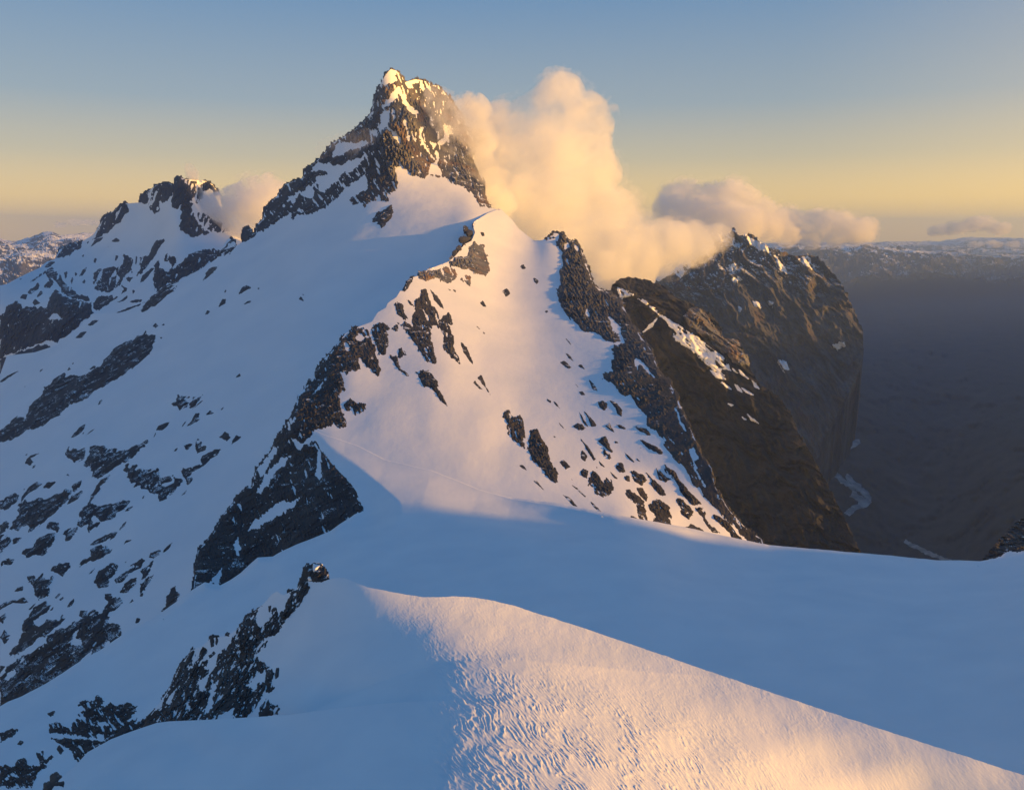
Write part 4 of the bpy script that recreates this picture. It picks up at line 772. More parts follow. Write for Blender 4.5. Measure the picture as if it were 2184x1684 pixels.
# ------------------------------------------------------------------ dark flank beyond the cliffs
S_flank = GridSurf(1260, 560, 30, """1928.5 1925.5 1927.4 1933.8 1936.7 1932.2 1930.7 1942.5 1971.8 2018 2078 2150 2233 2325 2423 2525 2629 2734 2840 2947 3057
1866.3 1858.2 1854.1 1858.0 1859.4 1852.5 1850.7 1861.3 1884.8 1922.1 1971.1 2032 2105 2185 2272 2363 2457 2553 2650 2749 2851
1815.8 1804.5 1791.2 1782.7 1780.6 1777.8 1780.9 1791.3 1807.8 1835.2 1872.8 1923.3 1984.0 2053 2129 2210 2295 2383 2472 2563 2657
1772.6 1759.2 1742.6 1724.6 1715.0 1715.3 1719.7 1727.4 1740.3 1760.0 1786.7 1825.3 1873.4 1930.4 1995.3 2066 2142 2222 2304 2387 2473
1736.4 1723.0 1707.8 1693.6 1676.7 1664.2 1664.1 1668.8 1679.1 1693.3 1712.3 1740.0 1775.1 1819.2 1871.9 1932.2 1998.8 2070 2144 2221 2299
1709.9 1696.5 1681.8 1667.2 1650.4 1636.3 1624.0 1618.7 1624.7 1632.5 1647.4 1667.6 1691.6 1721.8 1760.5 1808.6 1865.0 1927.6 1994.4 2064 2135
1690.1 1676.7 1661.3 1644.7 1626.9 1612.7 1596.7 1585.4 1584.8 1587.1 1594.4 1605.7 1621.8 1639.3 1662.8 1697.2 1742.5 1796.3 1855.4 1917.3 1980.7
1672.3 1658.1 1642.1 1625.1 1607.7 1592.7 1579.2 1568.9 1557.5 1551.0 1551.0 1554.9 1565.6 1571.6 1579.6 1599.1 1632.8 1677.7 1729.0 1783.3 1838.9
1654.3 1638.9 1622.9 1606.5 1590.1 1575.0 1560.7 1549.0 1536.4 1526.0 1521.5 1519.9 1518.6 1514.1 1509.9 1516.3 1538.9 1574.5 1617.3 1663.6 1711.0
1636.8 1619.7 1603.3 1587.6 1571.9 1556.0 1539.5 1525.6 1514.8 1504.0 1494.4 1485.6 1476.8 1468.4 1459.4 1455.8 1466.1 1489.9 1522.3 1559.5 1598.3
1619.1 1599.5 1581.1 1564.7 1548.5 1531.7 1514.6 1499.0 1487.0 1475.7 1464.0 1453.6 1443.8 1434.5 1425.3 1417.1 1415.1 1423.9 1444.3 1471.9 1501.7
1600.4 1577.9 1556.5 1537.4 1520.2 1503.2 1486.6 1471.1 1457.4 1445.3 1433.9 1423.4 1413.5 1404.1 1395.0 1386.1 1377.5 1374.2 1382.7 1400.6 1421.5
1580.8 1555.6 1531.1 1508.9 1489.7 1472.8 1457.2 1442.7 1428.4 1415.2 1403.8 1393.4 1383.1 1373.0 1363.8 1355.0 1346.0 1337.8 1336.7 1344.9 1356.7
1560.0 1532.6 1505.9 1480.9 1459.3 1442.1 1427.5 1413.3 1399.2 1385.6 1373.8 1363.2 1353.1 1342.8 1333.5 1324.9 1316.3 1307.5 1301.6 1301.5 1305.0
1537.7 1508.8 1480.4 1453.5 1430.0 1411.8 1397.2 1383.4 1369.7 1356.6 1344.5 1333.7 1323.7 1313.7 1304.5 1295.9 1287.5 1279.2 1271.3 1265.8 1263.0
1513.7 1483.8 1454.5 1426.7 1402.0 1382.3 1367.0 1353.5 1340.4 1328.1 1316.4 1305.2 1294.8 1285.1 1275.9 1267.2 1258.9 1250.9 1242.8 1235.3 1229.1
1487.7 1457.3 1427.6 1399.4 1374.3 1353.6 1337.5 1323.9 1311.5 1299.9 1288.6 1277.4 1266.8 1257.2 1247.9 1238.8 1230.7 1223.0 1215.2 1207.5 1200.1
1459.8 1429.2 1399.3 1371.0 1345.6 1324.7 1308.6 1295.2 1283.1 1271.7 1260.7 1249.8 1239.3 1229.8 1220.7 1211.4 1203.1 1195.6 1188.0 1180.4 1172.9
1430.2 1399.6 1369.7 1341.3 1315.8 1295.2 1279.9 1267.4 1255.5 1244.0 1232.9 1222.1 1211.6 1202.2 1193.3 1184.3 1175.9 1168.3 1160.7 1153.2 1145.8
1399.6 1369.2 1339.5 1311.1 1285.7 1265.6 1251.5 1239.8 1228.3 1216.9 1205.9 1194.7 1183.7 1173.9 1165.0 1156.3 1148.1 1140.5 1133.1 1125.7 1118.5
1368.7 1338.7 1309.5 1281.5 1256.5 1236.9 1223.4 1212.1 1200.9 1189.9 1179.1 1168.0 1156.2 1145.5 1136.1 1127.3 1119.4 1112.2 1105.0 1097.9 1091.0
1338.0 1308.7 1280.2 1253.1 1228.7 1209.3 1195.6 1184.5 1173.6 1163.0 1152.4 1141.1 1129.0 1117.4 1107.2 1098.2 1090.5 1083.6 1076.7 1070.0 1063.3
1307.8 1279.4 1251.8 1225.8 1202.3 1183.0 1168.6 1157.2 1146.5 1136.1 1125.4 1113.9 1101.6 1089.7 1079.1 1069.8 1062.1 1055.3 1048.7 1042.3 1035.9
1278.4 1250.9 1224.2 1199.1 1176.5 1157.5 1142.6 1130.6 1119.9 1109.4 1098.6 1086.9 1074.6 1062.6 1051.7 1042.3 1034.4 1027.6 1021.3 1015.2 1009.1""")
R_flank = crag(70, 13, 5, ribs=50, Yr=1400)
flank = sheet("dark_mountain_flank", poly("R 800,860 850,760 900,700 1000,680 1130,700 1270,740 1330,790 1400,855 1440,865 1480,930 1530,960 1600,970 1680,1050 1740,1150 1810,1205 1850,1215 1900,1235 1960,1290 2010,1370 2005,1420 X 780,1180 870,1235 940,1330 980,1430 1040,1530 1100,1640 V 1800,1100 1840,1185 1830,1230 1640,1240 1480,1150 1400,950 1300,780"),
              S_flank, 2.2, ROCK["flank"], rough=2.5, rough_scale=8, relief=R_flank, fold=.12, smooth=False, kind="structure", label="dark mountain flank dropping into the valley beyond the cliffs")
flank_far = sheet("dark_mountain_flank", poly("R 1400,860 1500,890 1560,920 1640,960 1700,990 1750,1050 1785,1120 1790,1200 1700,1300 1500,1200"), lambda u, v: 1 * S_flank(u, v) * 1.12 + 40, 2.2, ROCK["flank"], rough=2, rough_scale=8, relief=crag(40, 14, 15, ribs=60, Yr=1600), fold=.1, smooth=False, kind="structure", label="hazy brown spur showing behind the flank's golden bluff")
S_patch = relieved(S_flank, R_flank)
for i, (s, lab, hl) in enumerate([("R 905,780 960,790 1010,820 1080,855 1190,930 1240,985 1300,1010 1400,1085 1490,1140 1560,1180 1700,1290 1790,1350 1830,1400 1850,1430 1870,1480 1800,1460 1760,1480 1790,1510 1815,1550 1740,1500 1700,1450 1640,1400 1560,1340 1530,1290 1500,1275 1440,1250 1390,1200 1360,1110 1310,1050 1250,1000 1190,940 1100,870 1000,840 930,860", "long streaked snow gully running down the dark flank", .75),
     ("R 1690,1470 1760,1500 1815,1548 1740,1532", "", .3), ("R 1790,1578 1870,1635 1830,1620", "", 0), ("R 1903,1593 1930,1610 1962,1662 1925,1640", "", .1), ("R 1935,1468 1960,1490 2015,1548 1965,1515", "", .2), ("R 2048,1563 2080,1590 2108,1632 2070,1615", "", .2),
     ("R 1960,1625 2060,1684 2000,1660", "", .2), ("R 1120,1148 1180,1080 1237,1033 1200,1095", "", .2), ("BR 2010,162 2050,200 2102,242 2040,212", "", 0), ("R 1880,1458 1925,1500 1895,1485", "", 0), ("BR 1845,75 1890,85 1870,92", "", 0), ("BR 1965,190 1997,210 1980,205", "", 0)]):
    o = patch("snow_patch", poly(s), S_patch, SNOW["flank"], 2.5, parent=flank, seed=i, holes=hl * .62, ang=40 if i == 0 else 35, hole_size=13, rough=.8, lift=1.0)
    if o and lab: o["label"] = lab

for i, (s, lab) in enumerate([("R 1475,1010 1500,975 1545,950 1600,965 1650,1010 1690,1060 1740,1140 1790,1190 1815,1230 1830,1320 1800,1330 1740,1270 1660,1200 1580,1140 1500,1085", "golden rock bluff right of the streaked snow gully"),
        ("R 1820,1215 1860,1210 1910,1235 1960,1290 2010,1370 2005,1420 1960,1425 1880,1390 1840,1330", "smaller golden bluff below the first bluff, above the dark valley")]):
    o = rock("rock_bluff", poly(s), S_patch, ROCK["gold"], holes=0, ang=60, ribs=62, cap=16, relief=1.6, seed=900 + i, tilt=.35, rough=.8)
    o["category"] = "rock bluff"; o["label"] = lab; o["group"] = "bluffs on the dark flank"

# ------------------------------------------------------------------ left mountain, main mountain and ridge: rocks
SHORT = {"left": {0: "skyline buttress", 1: "low rock knob", 2: "jagged rock comb", 3: "tall rock tower", 6: "reddish rib", 7: "long black wall", 9: "broad bowl band", 11: "huge cliff", 13: "arched ridge"},
         "main": {0: "lone summit boss", 3: "diagonal cliff band", 4: "dark rock lip", 5: "rock with snow hollow", 6: "squat dark rock", 7: "winged rock", 8: "ragged band", 9: "crooked outcrop", 10: "hooked outcrop", 11: "double humped rock", 12: "oval outcrop",
                  13: "slanting slab", 14: "blocky outcrop", 15: "rising arm", 17: "fork shaped rock", 18: "spear shaped rock", 19: "bottom left cliffs", 20: "curved outcrop"},
         "mid": {0: "golden crag", 1: "low brown crag", 5: "central rib", 7: "second rib", 8: "tailed rib", 15: "black buttress", 17: "rough rib of the pair", 18: "smooth wedge"}}
LANDMARKS = []       # (u, v, name)
PENDING = []         # small rocks waiting for a label
def extent(P):
    c = P.mean(0); w = P - c
    cov = np.cov(w.T) if len(P) > 2 else np.eye(2)
    e, _ = np.linalg.eigh(cov)
    return float(np.sqrt(e[1])), float(np.sqrt(max(e[0], 1e-6)))
def outcrops(items, surf, mats, default, zone, group, negs, angle, seed0):
    for i, it in enumerate(items):
        s, lab, hl = it[0], it[1], it[2]
        m = mats[it[3]] if len(it) > 3 else mats[default]
        P = poly(s)
        big = extent(P)[0]
        nm = "cliff" if big > 38 else ("rock_rib" if "rib" in lab else "rock_outcrop")
        o = rock(nm, P, surf, m, [poly(n) for n in negs.get(i, [])], holes=hl, ang=angle, seed=seed0 + i, cap=(12 if big > 38 else None), tilt=.5 if (len(it) > 3 and it[3] == 'gold') else 0.0, ribs={'left': 100, 'main': 120, 'mid': 88}[zone] if big > 20 else None)
        if o is None: continue
        o["category"] = nm.replace("_", " "); o["group"] = group
        if lab: o["label"] = lab
        else: PENDING.append((o, P, zone))
        if i in SHORT[zone]: LANDMARKS.append((*P.mean(0), SHORT[zone][i], zone))
def small_rocks(text, surf, mat, zone, group, angle, seed0):
    for i, s in enumerate(t for line in text.split("\n") for t in line.split("|")):
        P = poly(s)
        big = extent(P)[0]
        o = rock("rock_outcrop", P, surf, mat, holes=.25 if big > 8 else 0, ang=angle, seed=seed0 + i, step=1.6 if big > 6 else 1.2, rough=.9)
        if o is None: continue
        o["category"] = "rock outcrop"; o["group"] = group
        PENDING.append((o, P, zone))
outcrops(LEFT, S_left, ROCK, "left", "left", "rocks on the left mountain", LEFT_NEG, 110, 100)
outcrops(MAIN, S_main, ROCK, "main", "main", "rocks on the shaded slope of the main mountain", MAIN_NEG, 142, 200)
small_rocks(MAIN_SMALL, S_main, ROCK["main"], "main", "rocks on the shaded slope of the main mountain", 142, 300)
outcrops(MID, S_mid, ROCK, "mid", "mid", "rocks on the middle ridge", MID_NEG, 70, 400)
small_rocks(MID_SMALL, S_mid, ROCK["mid"], "mid", "rocks in the snow basin", 50, 500)
cl = rock("cliff", P_cliff, S_mid, ROCK["cliff"], NEG_cliff, holes=.12, ang=60, cap=12, relief=1.25, grain=48, seed=3, step=1.7, ribs=62, tilt=.12)
cl["category"] = "cliff"; cl["label"] = "tall cliff line closing the basin, golden pillar at its top"; cl["group"] = "rocks on the middle ridge"
LANDMARKS.append((1330, 800, "tall cliff line", "mid"))

# ------------------------------------------------------------------ snow saddle in front of the ridge
S_col = GridSurf(-40, 880, 40, """860.6 842.8 825.3 808.2 791.5 775.1 759.3 744.1 729.6 715.9 703.2 691.5 681.0 671.8 663.9 657.7 653.5 651.7 651.8 653.0 653.3 653.0 652.7 652.7 653.4 654.5 655.6 656.4 657.2 658.9 661.9 666.5 672.8 681.1 691.6 704.3 718.8 734.1 749.2 763.1 775.2 785.3 793.3 799.5 804.2 807.6 810.1 812.0 813.2 813.8 813.7 812.7 810.9 808.0 804.1 799.3 793.9 788.0
814.1 797.3 780.9 764.8 749.0 733.6 718.8 704.5 690.9 678.1 666.3 655.4 645.6 636.9 629.6 623.7 619.4 617.0 616.1 616.8 615.9 614.7 613.4 612.3 611.9 611.9 611.6 610.7 609.7 609.9 611.7 615.0 619.8 626.4 635.4 646.9 660.4 674.8 688.9 701.6 712.3 720.9 727.4 732.3 735.7 738.2 739.9 741.2 742.1 742.5 742.4 741.5 739.8 737.1 733.3 728.7 723.4 717.8
770.0 754.2 738.8 723.6 708.8 694.4 680.4 667.0 654.3 642.3 631.2 621.0 611.9 603.9 597.1 591.6 587.7 585.3 584.3 583.2 580.9 578.4 576.2 574.3 573.1 572.1 570.6 568.1 565.2 564.2 565.2 567.6 570.9 575.9 583.3 593.7 606.5 620.3 633.6 645.2 654.6 661.8 667.0 670.5 672.9 674.4 675.5 676.4 677.0 677.4 677.3 676.5 674.9 672.3 668.7 664.2 659.0 653.5
728.2 713.4 698.8 684.6 670.6 657.1 644.0 631.4 619.5 608.2 597.8 588.3 579.8 572.4 566.0 560.8 556.8 553.9 551.7 549.3 546.7 542.8 539.6 537.2 535.6 534.0 532.0 528.0 523.1 521.4 522.3 524.3 526.1 529.1 534.8 544.2 556.7 570.2 583.0 593.7 601.7 607.4 611.3 613.7 615.0 615.8 616.3 616.8 617.3 617.6 617.6 617.1 615.7 613.2 609.7 605.2 600.0 594.4
688.5 674.6 660.9 647.5 634.4 621.7 609.4 597.6 586.3 575.8 566.0 557.1 549.1 542.1 536.0 530.8 526.5 522.7 519.0 515.2 511.8 506.2 502.7 499.9 497.5 495.9 494.4 489.7 483.0 481.7 483.3 485.4 485.3 485.9 489.6 498.1 510.6 523.9 536.5 546.3 552.8 557.1 559.9 561.2 561.6 561.6 561.6 561.9 562.3 562.7 562.9 562.5 561.4 559.1 555.5 550.9 545.6 539.9
650.8 637.7 624.9 612.3 600.0 588.0 576.5 565.3 554.8 544.8 535.6 527.2 519.7 512.9 507.0 501.6 496.9 492.3 487.1 480.6 473.0 467.4 465.5 463.3 460.5 458.3 456.2 452.1 447.1 446.6 448.4 450.7 448.3 446.8 448.0 455.3 467.7 480.6 493.4 502.2 507.0 510.2 512.2 512.7 512.2 511.5 511.1 511.2 511.7 512.2 512.6 512.4 511.4 509.3 505.7 500.9 495.3 489.4
614.9 602.6 590.6 578.8 567.3 556.0 545.2 534.7 524.7 515.2 506.5 498.5 491.3 484.8 478.8 473.2 467.9 463.1 457.2 449.7 441.1 434.7 432.0 429.9 427.1 424.7 422.5 419.7 417.1 416.1 416.1 416.2 414.3 412.6 412.2 417.7 428.0 439.6 452.7 460.4 463.3 466.1 467.9 467.7 466.4 465.1 464.6 464.6 465.1 465.8 466.2 466.1 465.4 463.4 459.6 454.5 448.6 442.4
580.7 569.2 558.0 546.9 536.1 525.6 515.4 505.5 496.0 487.1 478.7 471.0 464.1 457.8 451.7 445.4 439.3 434.2 427.9 420.0 412.1 406.5 403.5 400.8 397.6 395.1 393.3 391.5 389.6 387.9 386.9 386.4 385.5 384.5 384.7 387.8 393.1 401.5 412.2 418.4 421.2 424.6 426.9 426.0 424.1 422.5 421.8 422.0 422.5 423.1 423.4 423.3 422.6 420.7 416.8 411.3 405.0 398.7
548.2 537.4 526.9 516.6 506.5 496.7 487.1 477.8 468.9 460.3 452.2 444.7 438.1 432.1 426.0 419.0 411.1 405.7 399.6 392.2 385.7 381.2 378.3 375.3 371.9 369.2 367.6 366.2 364.3 362.2 360.9 360.6 360.3 359.2 358.1 358.7 361.4 367.1 373.9 378.7 382.4 386.2 388.4 387.4 385.3 383.7 383.0 383.3 383.8 384.2 384.0 383.4 382.4 380.8 376.5 370.7 364.3 358.0
517.2 507.2 497.4 487.8 478.4 469.2 460.3 451.6 443.1 434.9 427.1 419.7 413.3 407.6 401.9 395.1 387.3 380.5 374.1 367.8 362.3 358.3 355.3 352.2 349.1 346.5 344.7 342.9 340.9 338.8 337.7 337.6 337.3 335.8 333.6 332.7 334.1 337.8 342.0 345.6 349.0 352.1 353.5 352.5 350.6 349.0 348.4 348.6 349.0 348.9 348.0 346.4 344.3 341.7 337.7 332.5 326.5 320.7
487.7 478.4 469.2 460.3 451.6 443.2 435.0 426.9 418.9 411.2 403.6 396.3 390.0 384.4 378.9 372.5 365.3 358.4 352.0 346.3 341.3 337.4 334.1 331.1 328.3 325.9 323.9 321.7 319.4 317.4 316.4 316.2 315.6 314.0 311.9 310.6 311.3 313.4 315.7 317.9 320.1 322.2 322.9 321.8 319.9 318.5 317.9 317.9 317.9 317.4 315.9 313.4 310.7 307.5 303.4 298.1 292.6 287.8
459.7 451.0 442.5 434.2 426.2 418.5 411.0 403.6 396.2 388.9 381.9 375.1 368.8 362.9 357.3 351.3 344.9 338.5 332.4 326.9 322.1 318.1 314.7 311.7 309.0 306.6 304.4 302.1 299.8 297.9 296.8 296.2 295.5 294.1 292.5 291.5 291.8 292.7 293.5 294.0 294.8 295.8 296.1 295.0 293.3 292.0 291.3 291.0 290.6 289.7 287.8 285.2 282.4 279.0 274.7 269.6 264.6 260.5
433.2 425.0 417.1 409.4 402.1 395.1 388.4 381.7 375.0 368.2 361.5 355.0 348.9 342.9 337.3 331.7 326.0 320.1 314.3 309.0 304.3 300.2 296.7 293.6 290.9 288.4 286.2 283.9 281.8 280.1 278.8 277.9 277.0 275.9 274.8 274.2 274.2 274.3 273.8 273.0 272.7 272.8 272.6 271.7 270.3 269.1 268.3 267.7 266.9 265.7 263.8 261.4 258.7 255.4 251.3 246.9 242.5 238.6
407.9 400.4 393.0 385.8 379.1 372.8 366.9 361.1 355.1 348.8 342.4 336.2 330.1 324.2 318.7 313.5 308.3 302.8 297.4 292.2 287.6 283.5 279.9 276.8 274.0 271.5 269.2 267.1 265.1 263.4 262.1 261.1 260.1 259.2 258.4 257.8 257.5 257.0 256.0 254.7 253.6 253.0 252.4 251.5 250.3 249.2 248.2 247.4 246.3 245.0 243.3 241.2 238.6 235.5 231.9 228.1 224.2 220.6
384.0 377.0 370.1 363.5 357.4 351.8 346.6 341.6 336.2 330.5 324.6 318.6 312.6 306.8 301.5 296.5 291.5 286.4 281.2 276.3 271.8 267.7 264.2 261.0 258.2 255.7 253.4 251.4 249.5 247.9 246.6 245.5 244.5 243.6 242.8 242.2 241.6 240.8 239.6 238.3 237.0 235.9 234.9 233.9 232.8 231.7 230.6 229.6 228.4 227.1 225.7 223.8 221.4 218.6 215.4 212.1 208.7 205.4
361.2 354.8 348.3 342.3 336.9 331.8 327.3 322.8 318.1 313.0 307.7 302.1 296.4 290.8 285.4 280.5 275.6 270.7 265.8 261.1 256.8 252.9 249.4 246.3 243.5 241.0 238.8 236.7 235.0 233.4 232.1 230.9 229.9 229.0 228.2 227.4 226.6 225.7 224.5 223.2 221.8 220.6 219.4 218.3 217.2 216.1 215.0 213.9 212.7 211.5 210.2 208.6 206.5 203.9 201.1 198.2 195.2 192.3
339.4 333.6 327.5 322.2 317.6 313.1 308.8 304.6 300.4 296.1 291.5 286.4 281.0 275.6 270.4 265.4 260.6 255.8 251.2 246.8 242.6 238.9 235.5 232.4 229.7 227.2 225.0 223.1 221.3 219.8 218.5 217.4 216.3 215.4 214.5 213.7 212.7 211.7 210.5 209.3 208.0 206.7 205.5 204.3 203.2 202.1 201.0 199.9 198.8 197.7 196.6 195.1 193.2 190.9 188.5 185.9 183.2 180.6
318.3 313.0 307.6 303.1 299.1 295.1 291.0 287.1 283.3 279.8 275.9 271.4 266.4 261.2 256.1 251.2 246.4 241.8 237.4 233.2 229.3 225.6 222.3 219.4 216.7 214.3 212.2 210.3 208.6 207.1 205.8 204.6 203.6 202.6 201.7 200.8 199.8 198.8 197.6 196.4 195.2 193.9 192.8 191.6 190.5 189.4 188.4 187.3 186.3 185.3 184.2 182.9 181.2 179.2 177.0 174.7 172.4 170.1
298.4 293.6 289.0 285.0 281.4 277.7 274.0 270.4 267.1 264.1 260.8 256.8 252.1 247.3 242.4 237.6 233.0 228.6 224.4 220.3 216.6 213.1 210.0 207.1 204.5 202.2 200.1 198.3 196.6 195.1 193.9 192.7 191.6 190.7 189.7 188.8 187.8 186.7 185.6 184.5 183.3 182.2 181.0 179.9 178.9 177.9 176.9 175.9 175.0 174.0 173.0 171.7 170.2 168.5 166.5 164.5 162.4 160.3
279.9 275.7 271.6 268.0 264.6 261.3 258.0 254.8 251.9 249.1 246.1 242.5 238.3 233.9 229.3 224.8 220.4 216.1 212.0 208.2 204.6 201.3 198.3 195.5 193.0 190.8 188.7 186.9 185.3 183.9 182.6 181.5 180.4 179.4 178.5 177.5 176.5 175.5 174.5 173.4 172.3 171.2 170.1 169.1 168.1 167.2 166.3 165.4 164.5 163.6 162.6 161.4 160.1 158.5 156.8 155.0 153.1 151.3
262.8 259.0 255.4 252.0 248.9 245.9 242.9 240.1 237.5 234.9 232.1 228.9 225.1 221.0 216.7 212.5 208.3 204.3 200.4 196.7 193.3 190.1 187.2 184.6 182.2 180.0 178.0 176.3 174.7 173.3 172.1 170.9 169.9 168.9 167.9 167.0 166.0 165.0 164.0 163.0 162.0 161.0 160.0 159.0 158.1 157.2 156.4 155.5 154.7 153.9 152.9 151.9 150.6 149.3 147.7 146.1 144.4 142.7
246.8 243.4 240.1 237.0 234.1 231.4 228.8 226.3 223.9 221.5 218.9 215.9 212.5 208.8 204.8 200.8 196.9 193.1 189.4 185.9 182.6 179.6 176.8 174.2 171.9 169.8 167.9 166.3 164.7 163.4 162.1 161.0 160.0 159.0 158.0 157.1 156.2 155.2 154.2 153.3 152.3 151.4 150.4 149.5 148.7 147.9 147.1 146.3 145.5 144.7 143.9 142.9 141.8 140.6 139.2 137.7 136.2 134.6""", noise=[(45, .5, 9)])
S_col.bumps = [(1030, 1178, 70, 12, 5, 3.5), (1350, 1150, 200, 12, 7, 3), (900, 985, 190, 16, 22, 4)]  # swells added where sunlit streaks cross the saddle
COL_TOP = np.array([(671, 917), (684, 957), (708, 989), (741, 1022), (761, 1049), (774, 1084)]), np.array([(668, 917), (758, 949), (821, 982), (921, 1004), (1021, 1044), (1092, 1064), (1202, 1082), (1342, 1112), (1430, 1128)])
def near_line(L, u, v):
    best = np.full(np.shape(u), 1e9)
    for a_, b_ in zip(L[:-1], L[1:]):
        e = b_ - a_
        t = np.clip(((u - a_[0]) * e[0] + (v - a_[1]) * e[1]) / (e @ e), 0, 1)
        best = np.minimum(best, np.hypot(u - a_[0] - t * e[0], v - a_[1] - t * e[1]))
    return best
S_col0 = S_col
def S_col(u, v):
    """the saddle grows out of the ridge's snow face without a break where the two meet"""
    sm = lambda a, b, t: np.clip((t - a) / (b - a), 0, 1) ** 2 * (3 - 2 * np.clip((t - a) / (b - a), 0, 1))
    d = np.minimum(near_line(COL_TOP[0].astype(float), u, v), near_line(COL_TOP[1].astype(float), u, v))
    w = (1 - sm(0, 85, d)) * (1 - sm(1040, 1420, u))
    return np.exp(np.log(S_col0(u, v)) * (1 - w) + np.log(S_mid(u, v) * .9985) * w)
col = sheet("snow_saddle", poly("V -30,1540 FL 0,1055 80,1005 200,960 350,880 500,790 700,650 880,550 1110,388 1290,298 V 411,1272 438,1254 471,1262 493,1250 515,1234 550,1200 583,1198 596,1190 633,1172 706,1142 746,1110 774,1084 761,1049 741,1022 708,989 684,960 668,920 672,917 BM 500,300 560,330 620,350 850,425 1100,555 1500,645 1900,806 2184,888 BR 440,960 1000,1080 1480,1165 1800,1240 2184,1318 V 1700,1178 1850,1190 1990,1203 2090,1205 2184,1186 2230,1176 2230,1700 -30,1700"),
            S_col, 3.0, SNOW["col"], rough=.8, rough_scale=45, fold=.05, drop=.08, kind="structure", label="blue shaded snow saddle with faint sunlit streaks between the hill and the ridge")
COLR = [("V 240,1578 FL 415,1190 420,1120 470,1100 560,1130 610,1180 620,1110 660,1075 720,1080 665,1040 720,1000 700,960 650,970 700,930 780,920 830,880 860,900 900,920 880,960 940,940 1000,960 1060,950 1120,935 1170,970 1160,1010 1100,1090 1170,1070 1160,1110 1230,1080 1290,1060 1360,1090 1340,1150 950,1300 750,1420 680,1460 640,1430 630,1360 560,1310 500,1290 450,1240", "black broken rocks behind the lip of the near snow dome", .35, ["FL 830,1110 900,1100 930,1130 870,1140", "FL 820,1220 880,1200 900,1250 850,1240"]),
 ("FL 0,1684 0,1480 60,1475 130,1470 140,1420 230,1400 260,1420 240,1460 300,1470 350,1460 430,1465 400,1500 330,1530 290,1620 280,1684", "dark broken rocks in the bottom left corner", .3, ["FL 50,1590 100,1530 160,1570 100,1560"]),
 ("FL 395,1030 430,1010 470,1010 460,1050 430,1063", "small round dark rock alone on the shaded snow tongue", 0, []),
 ("FL 0,1200 60,1170 170,1155 140,1200 60,1250 0,1290", "flat dark rock at the left edge above the corner rocks", .25, []),
 ("FL 140,1295 170,1260 205,1270 180,1300", "little dark rock above the bottom left corner rocks", .1, []),
 ("FL 300,1390 310,1360 340,1370 370,1350 365,1400 390,1430 440,1380 465,1400 400,1450 340,1470 330,1420", "spiky dark rock right of the corner rocks", .25, []),
 ("FL 480,1330 510,1300 550,1350 520,1380", "small triangular rock left of the near dome's lip", .1, [])]
for i, (s, lab, hl, ng) in enumerate(COLR):
    o = rock("rock_outcrop", poly(s), S_col, ROCK["col"], [poly(n) for n in ng], holes=hl, ang=60, seed=700 + i)
    if o: o["category"] = "rock outcrop"; o["label"] = lab; o["group"] = "rocks on the snow tongue"

S_corner = Surf([(2100, 1180, 560), (2184, 1110, 620), (2184, 1200, 540), (2230, 1080, 640)])
corner = sheet("dark_spur", poly("V 2230,1075 2184,1102 2160,1118 2130,1150 2108,1175 2088,1206 2080,1240 2230,1240"), S_corner, 1.8, ROCK["mid"], rough=2.5, rough_scale=7, relief=crag(50, 12, 25), fold=.1, smooth=False, kind="structure", label="dark rocky spur at the right edge behind the saddle")
patch("snow_patch", poly("V 2088,1208 2120,1192 2150,1180 2230,1168 2230,1220 2090,1220"), lambda u, v: S_corner(u, v) * .985, SNOW["mid"], 8, parent=corner, seed=5, holes=.2, ang=150)

# ------------------------------------------------------------------ the near hill: face behind, smooth dome in front
def ripples(x, y, u, v):
    """wind carved sastrugi"""
    th = math.radians(-62)
    al, ac = x * math.cos(th) + y * math.sin(th), -x * math.sin(th) + y * math.cos(th)
    w = fbm(x / 7, y / 7, 1.5, 2, 202)
    ac2 = ac + .9 * w + .12 * noise3(x / 1.1, y / 1.1, 0, 207); al2 = al + .4 * noise3(x / 3, y / 3, 4, 203)
    def wave(n, k):        # sharp crest, gentle windward side
        return np.clip(1 - np.abs(n) * k, 0, 1) ** 1.5
    n = noise3(ac2 / .34, al2 / 1.7, 0.5, 204)
    big = wave(n, 2.2)
    n2 = noise3(ac2 / .19 + 7, al2 / .7, 3.5, 205)
    fine = wave(n2, 2.0)
    sm = lambda a, b, t: np.clip((t - a) / (b - a), 0, 1) ** 2 * (3 - 2 * np.clip((t - a) / (b - a), 0, 1))
    patchy = sm(-.55, .15, fbm(x / 3.2, y / 5.5, 9, 2, 206))
    # strongest along the foot of the lit step, finer towards the crest, weak in the shaded lee on the left
    d = v - (1360 + (u - 950) * .30)
    m_big = sm(880, 1000, u) * sm(-50, 110, d) * (1 - .55 * sm(230, 420, d)) * (1 - .75 * sm(1350, 1800, u)) * (.35 + .65 * patchy)
    m_fine = sm(780, 900, u) * (1 - .5 * sm(1500, 2000, u)) * .8
    faint = sm(780, 960, u) * .35 + .03
    return .100 * big * np.maximum(m_big, .15 * faint) + .036 * fine * m_fine * (.3 + .7 * patchy) + .05 * fbm(x / 4.5, y / 9, 2, 3, 208) * (.3 + .7 * sm(760, 1000, u))
def hill_z(x, y, k=.0105):
    """height of the near hill: a rounded spine sinking to both sides"""
    xa = -4 - 24 * np.clip((y - 100) / 28, 0, 1.3)
    z = -56 - .055 * (y - 92)
    d = x - xa
    rt = np.log1p(np.exp(np.clip(d / 3, -30, 30))) * 3
    lf = np.log1p(np.exp(np.clip(-d / 3, -30, 30))) * 3
    g = .15
    rt2 = 46 * (1 - np.exp(-rt / 46)) 
    return z - g * rt2 - .17 * lf - k * lf ** 2 / (1 + .012 * lf)
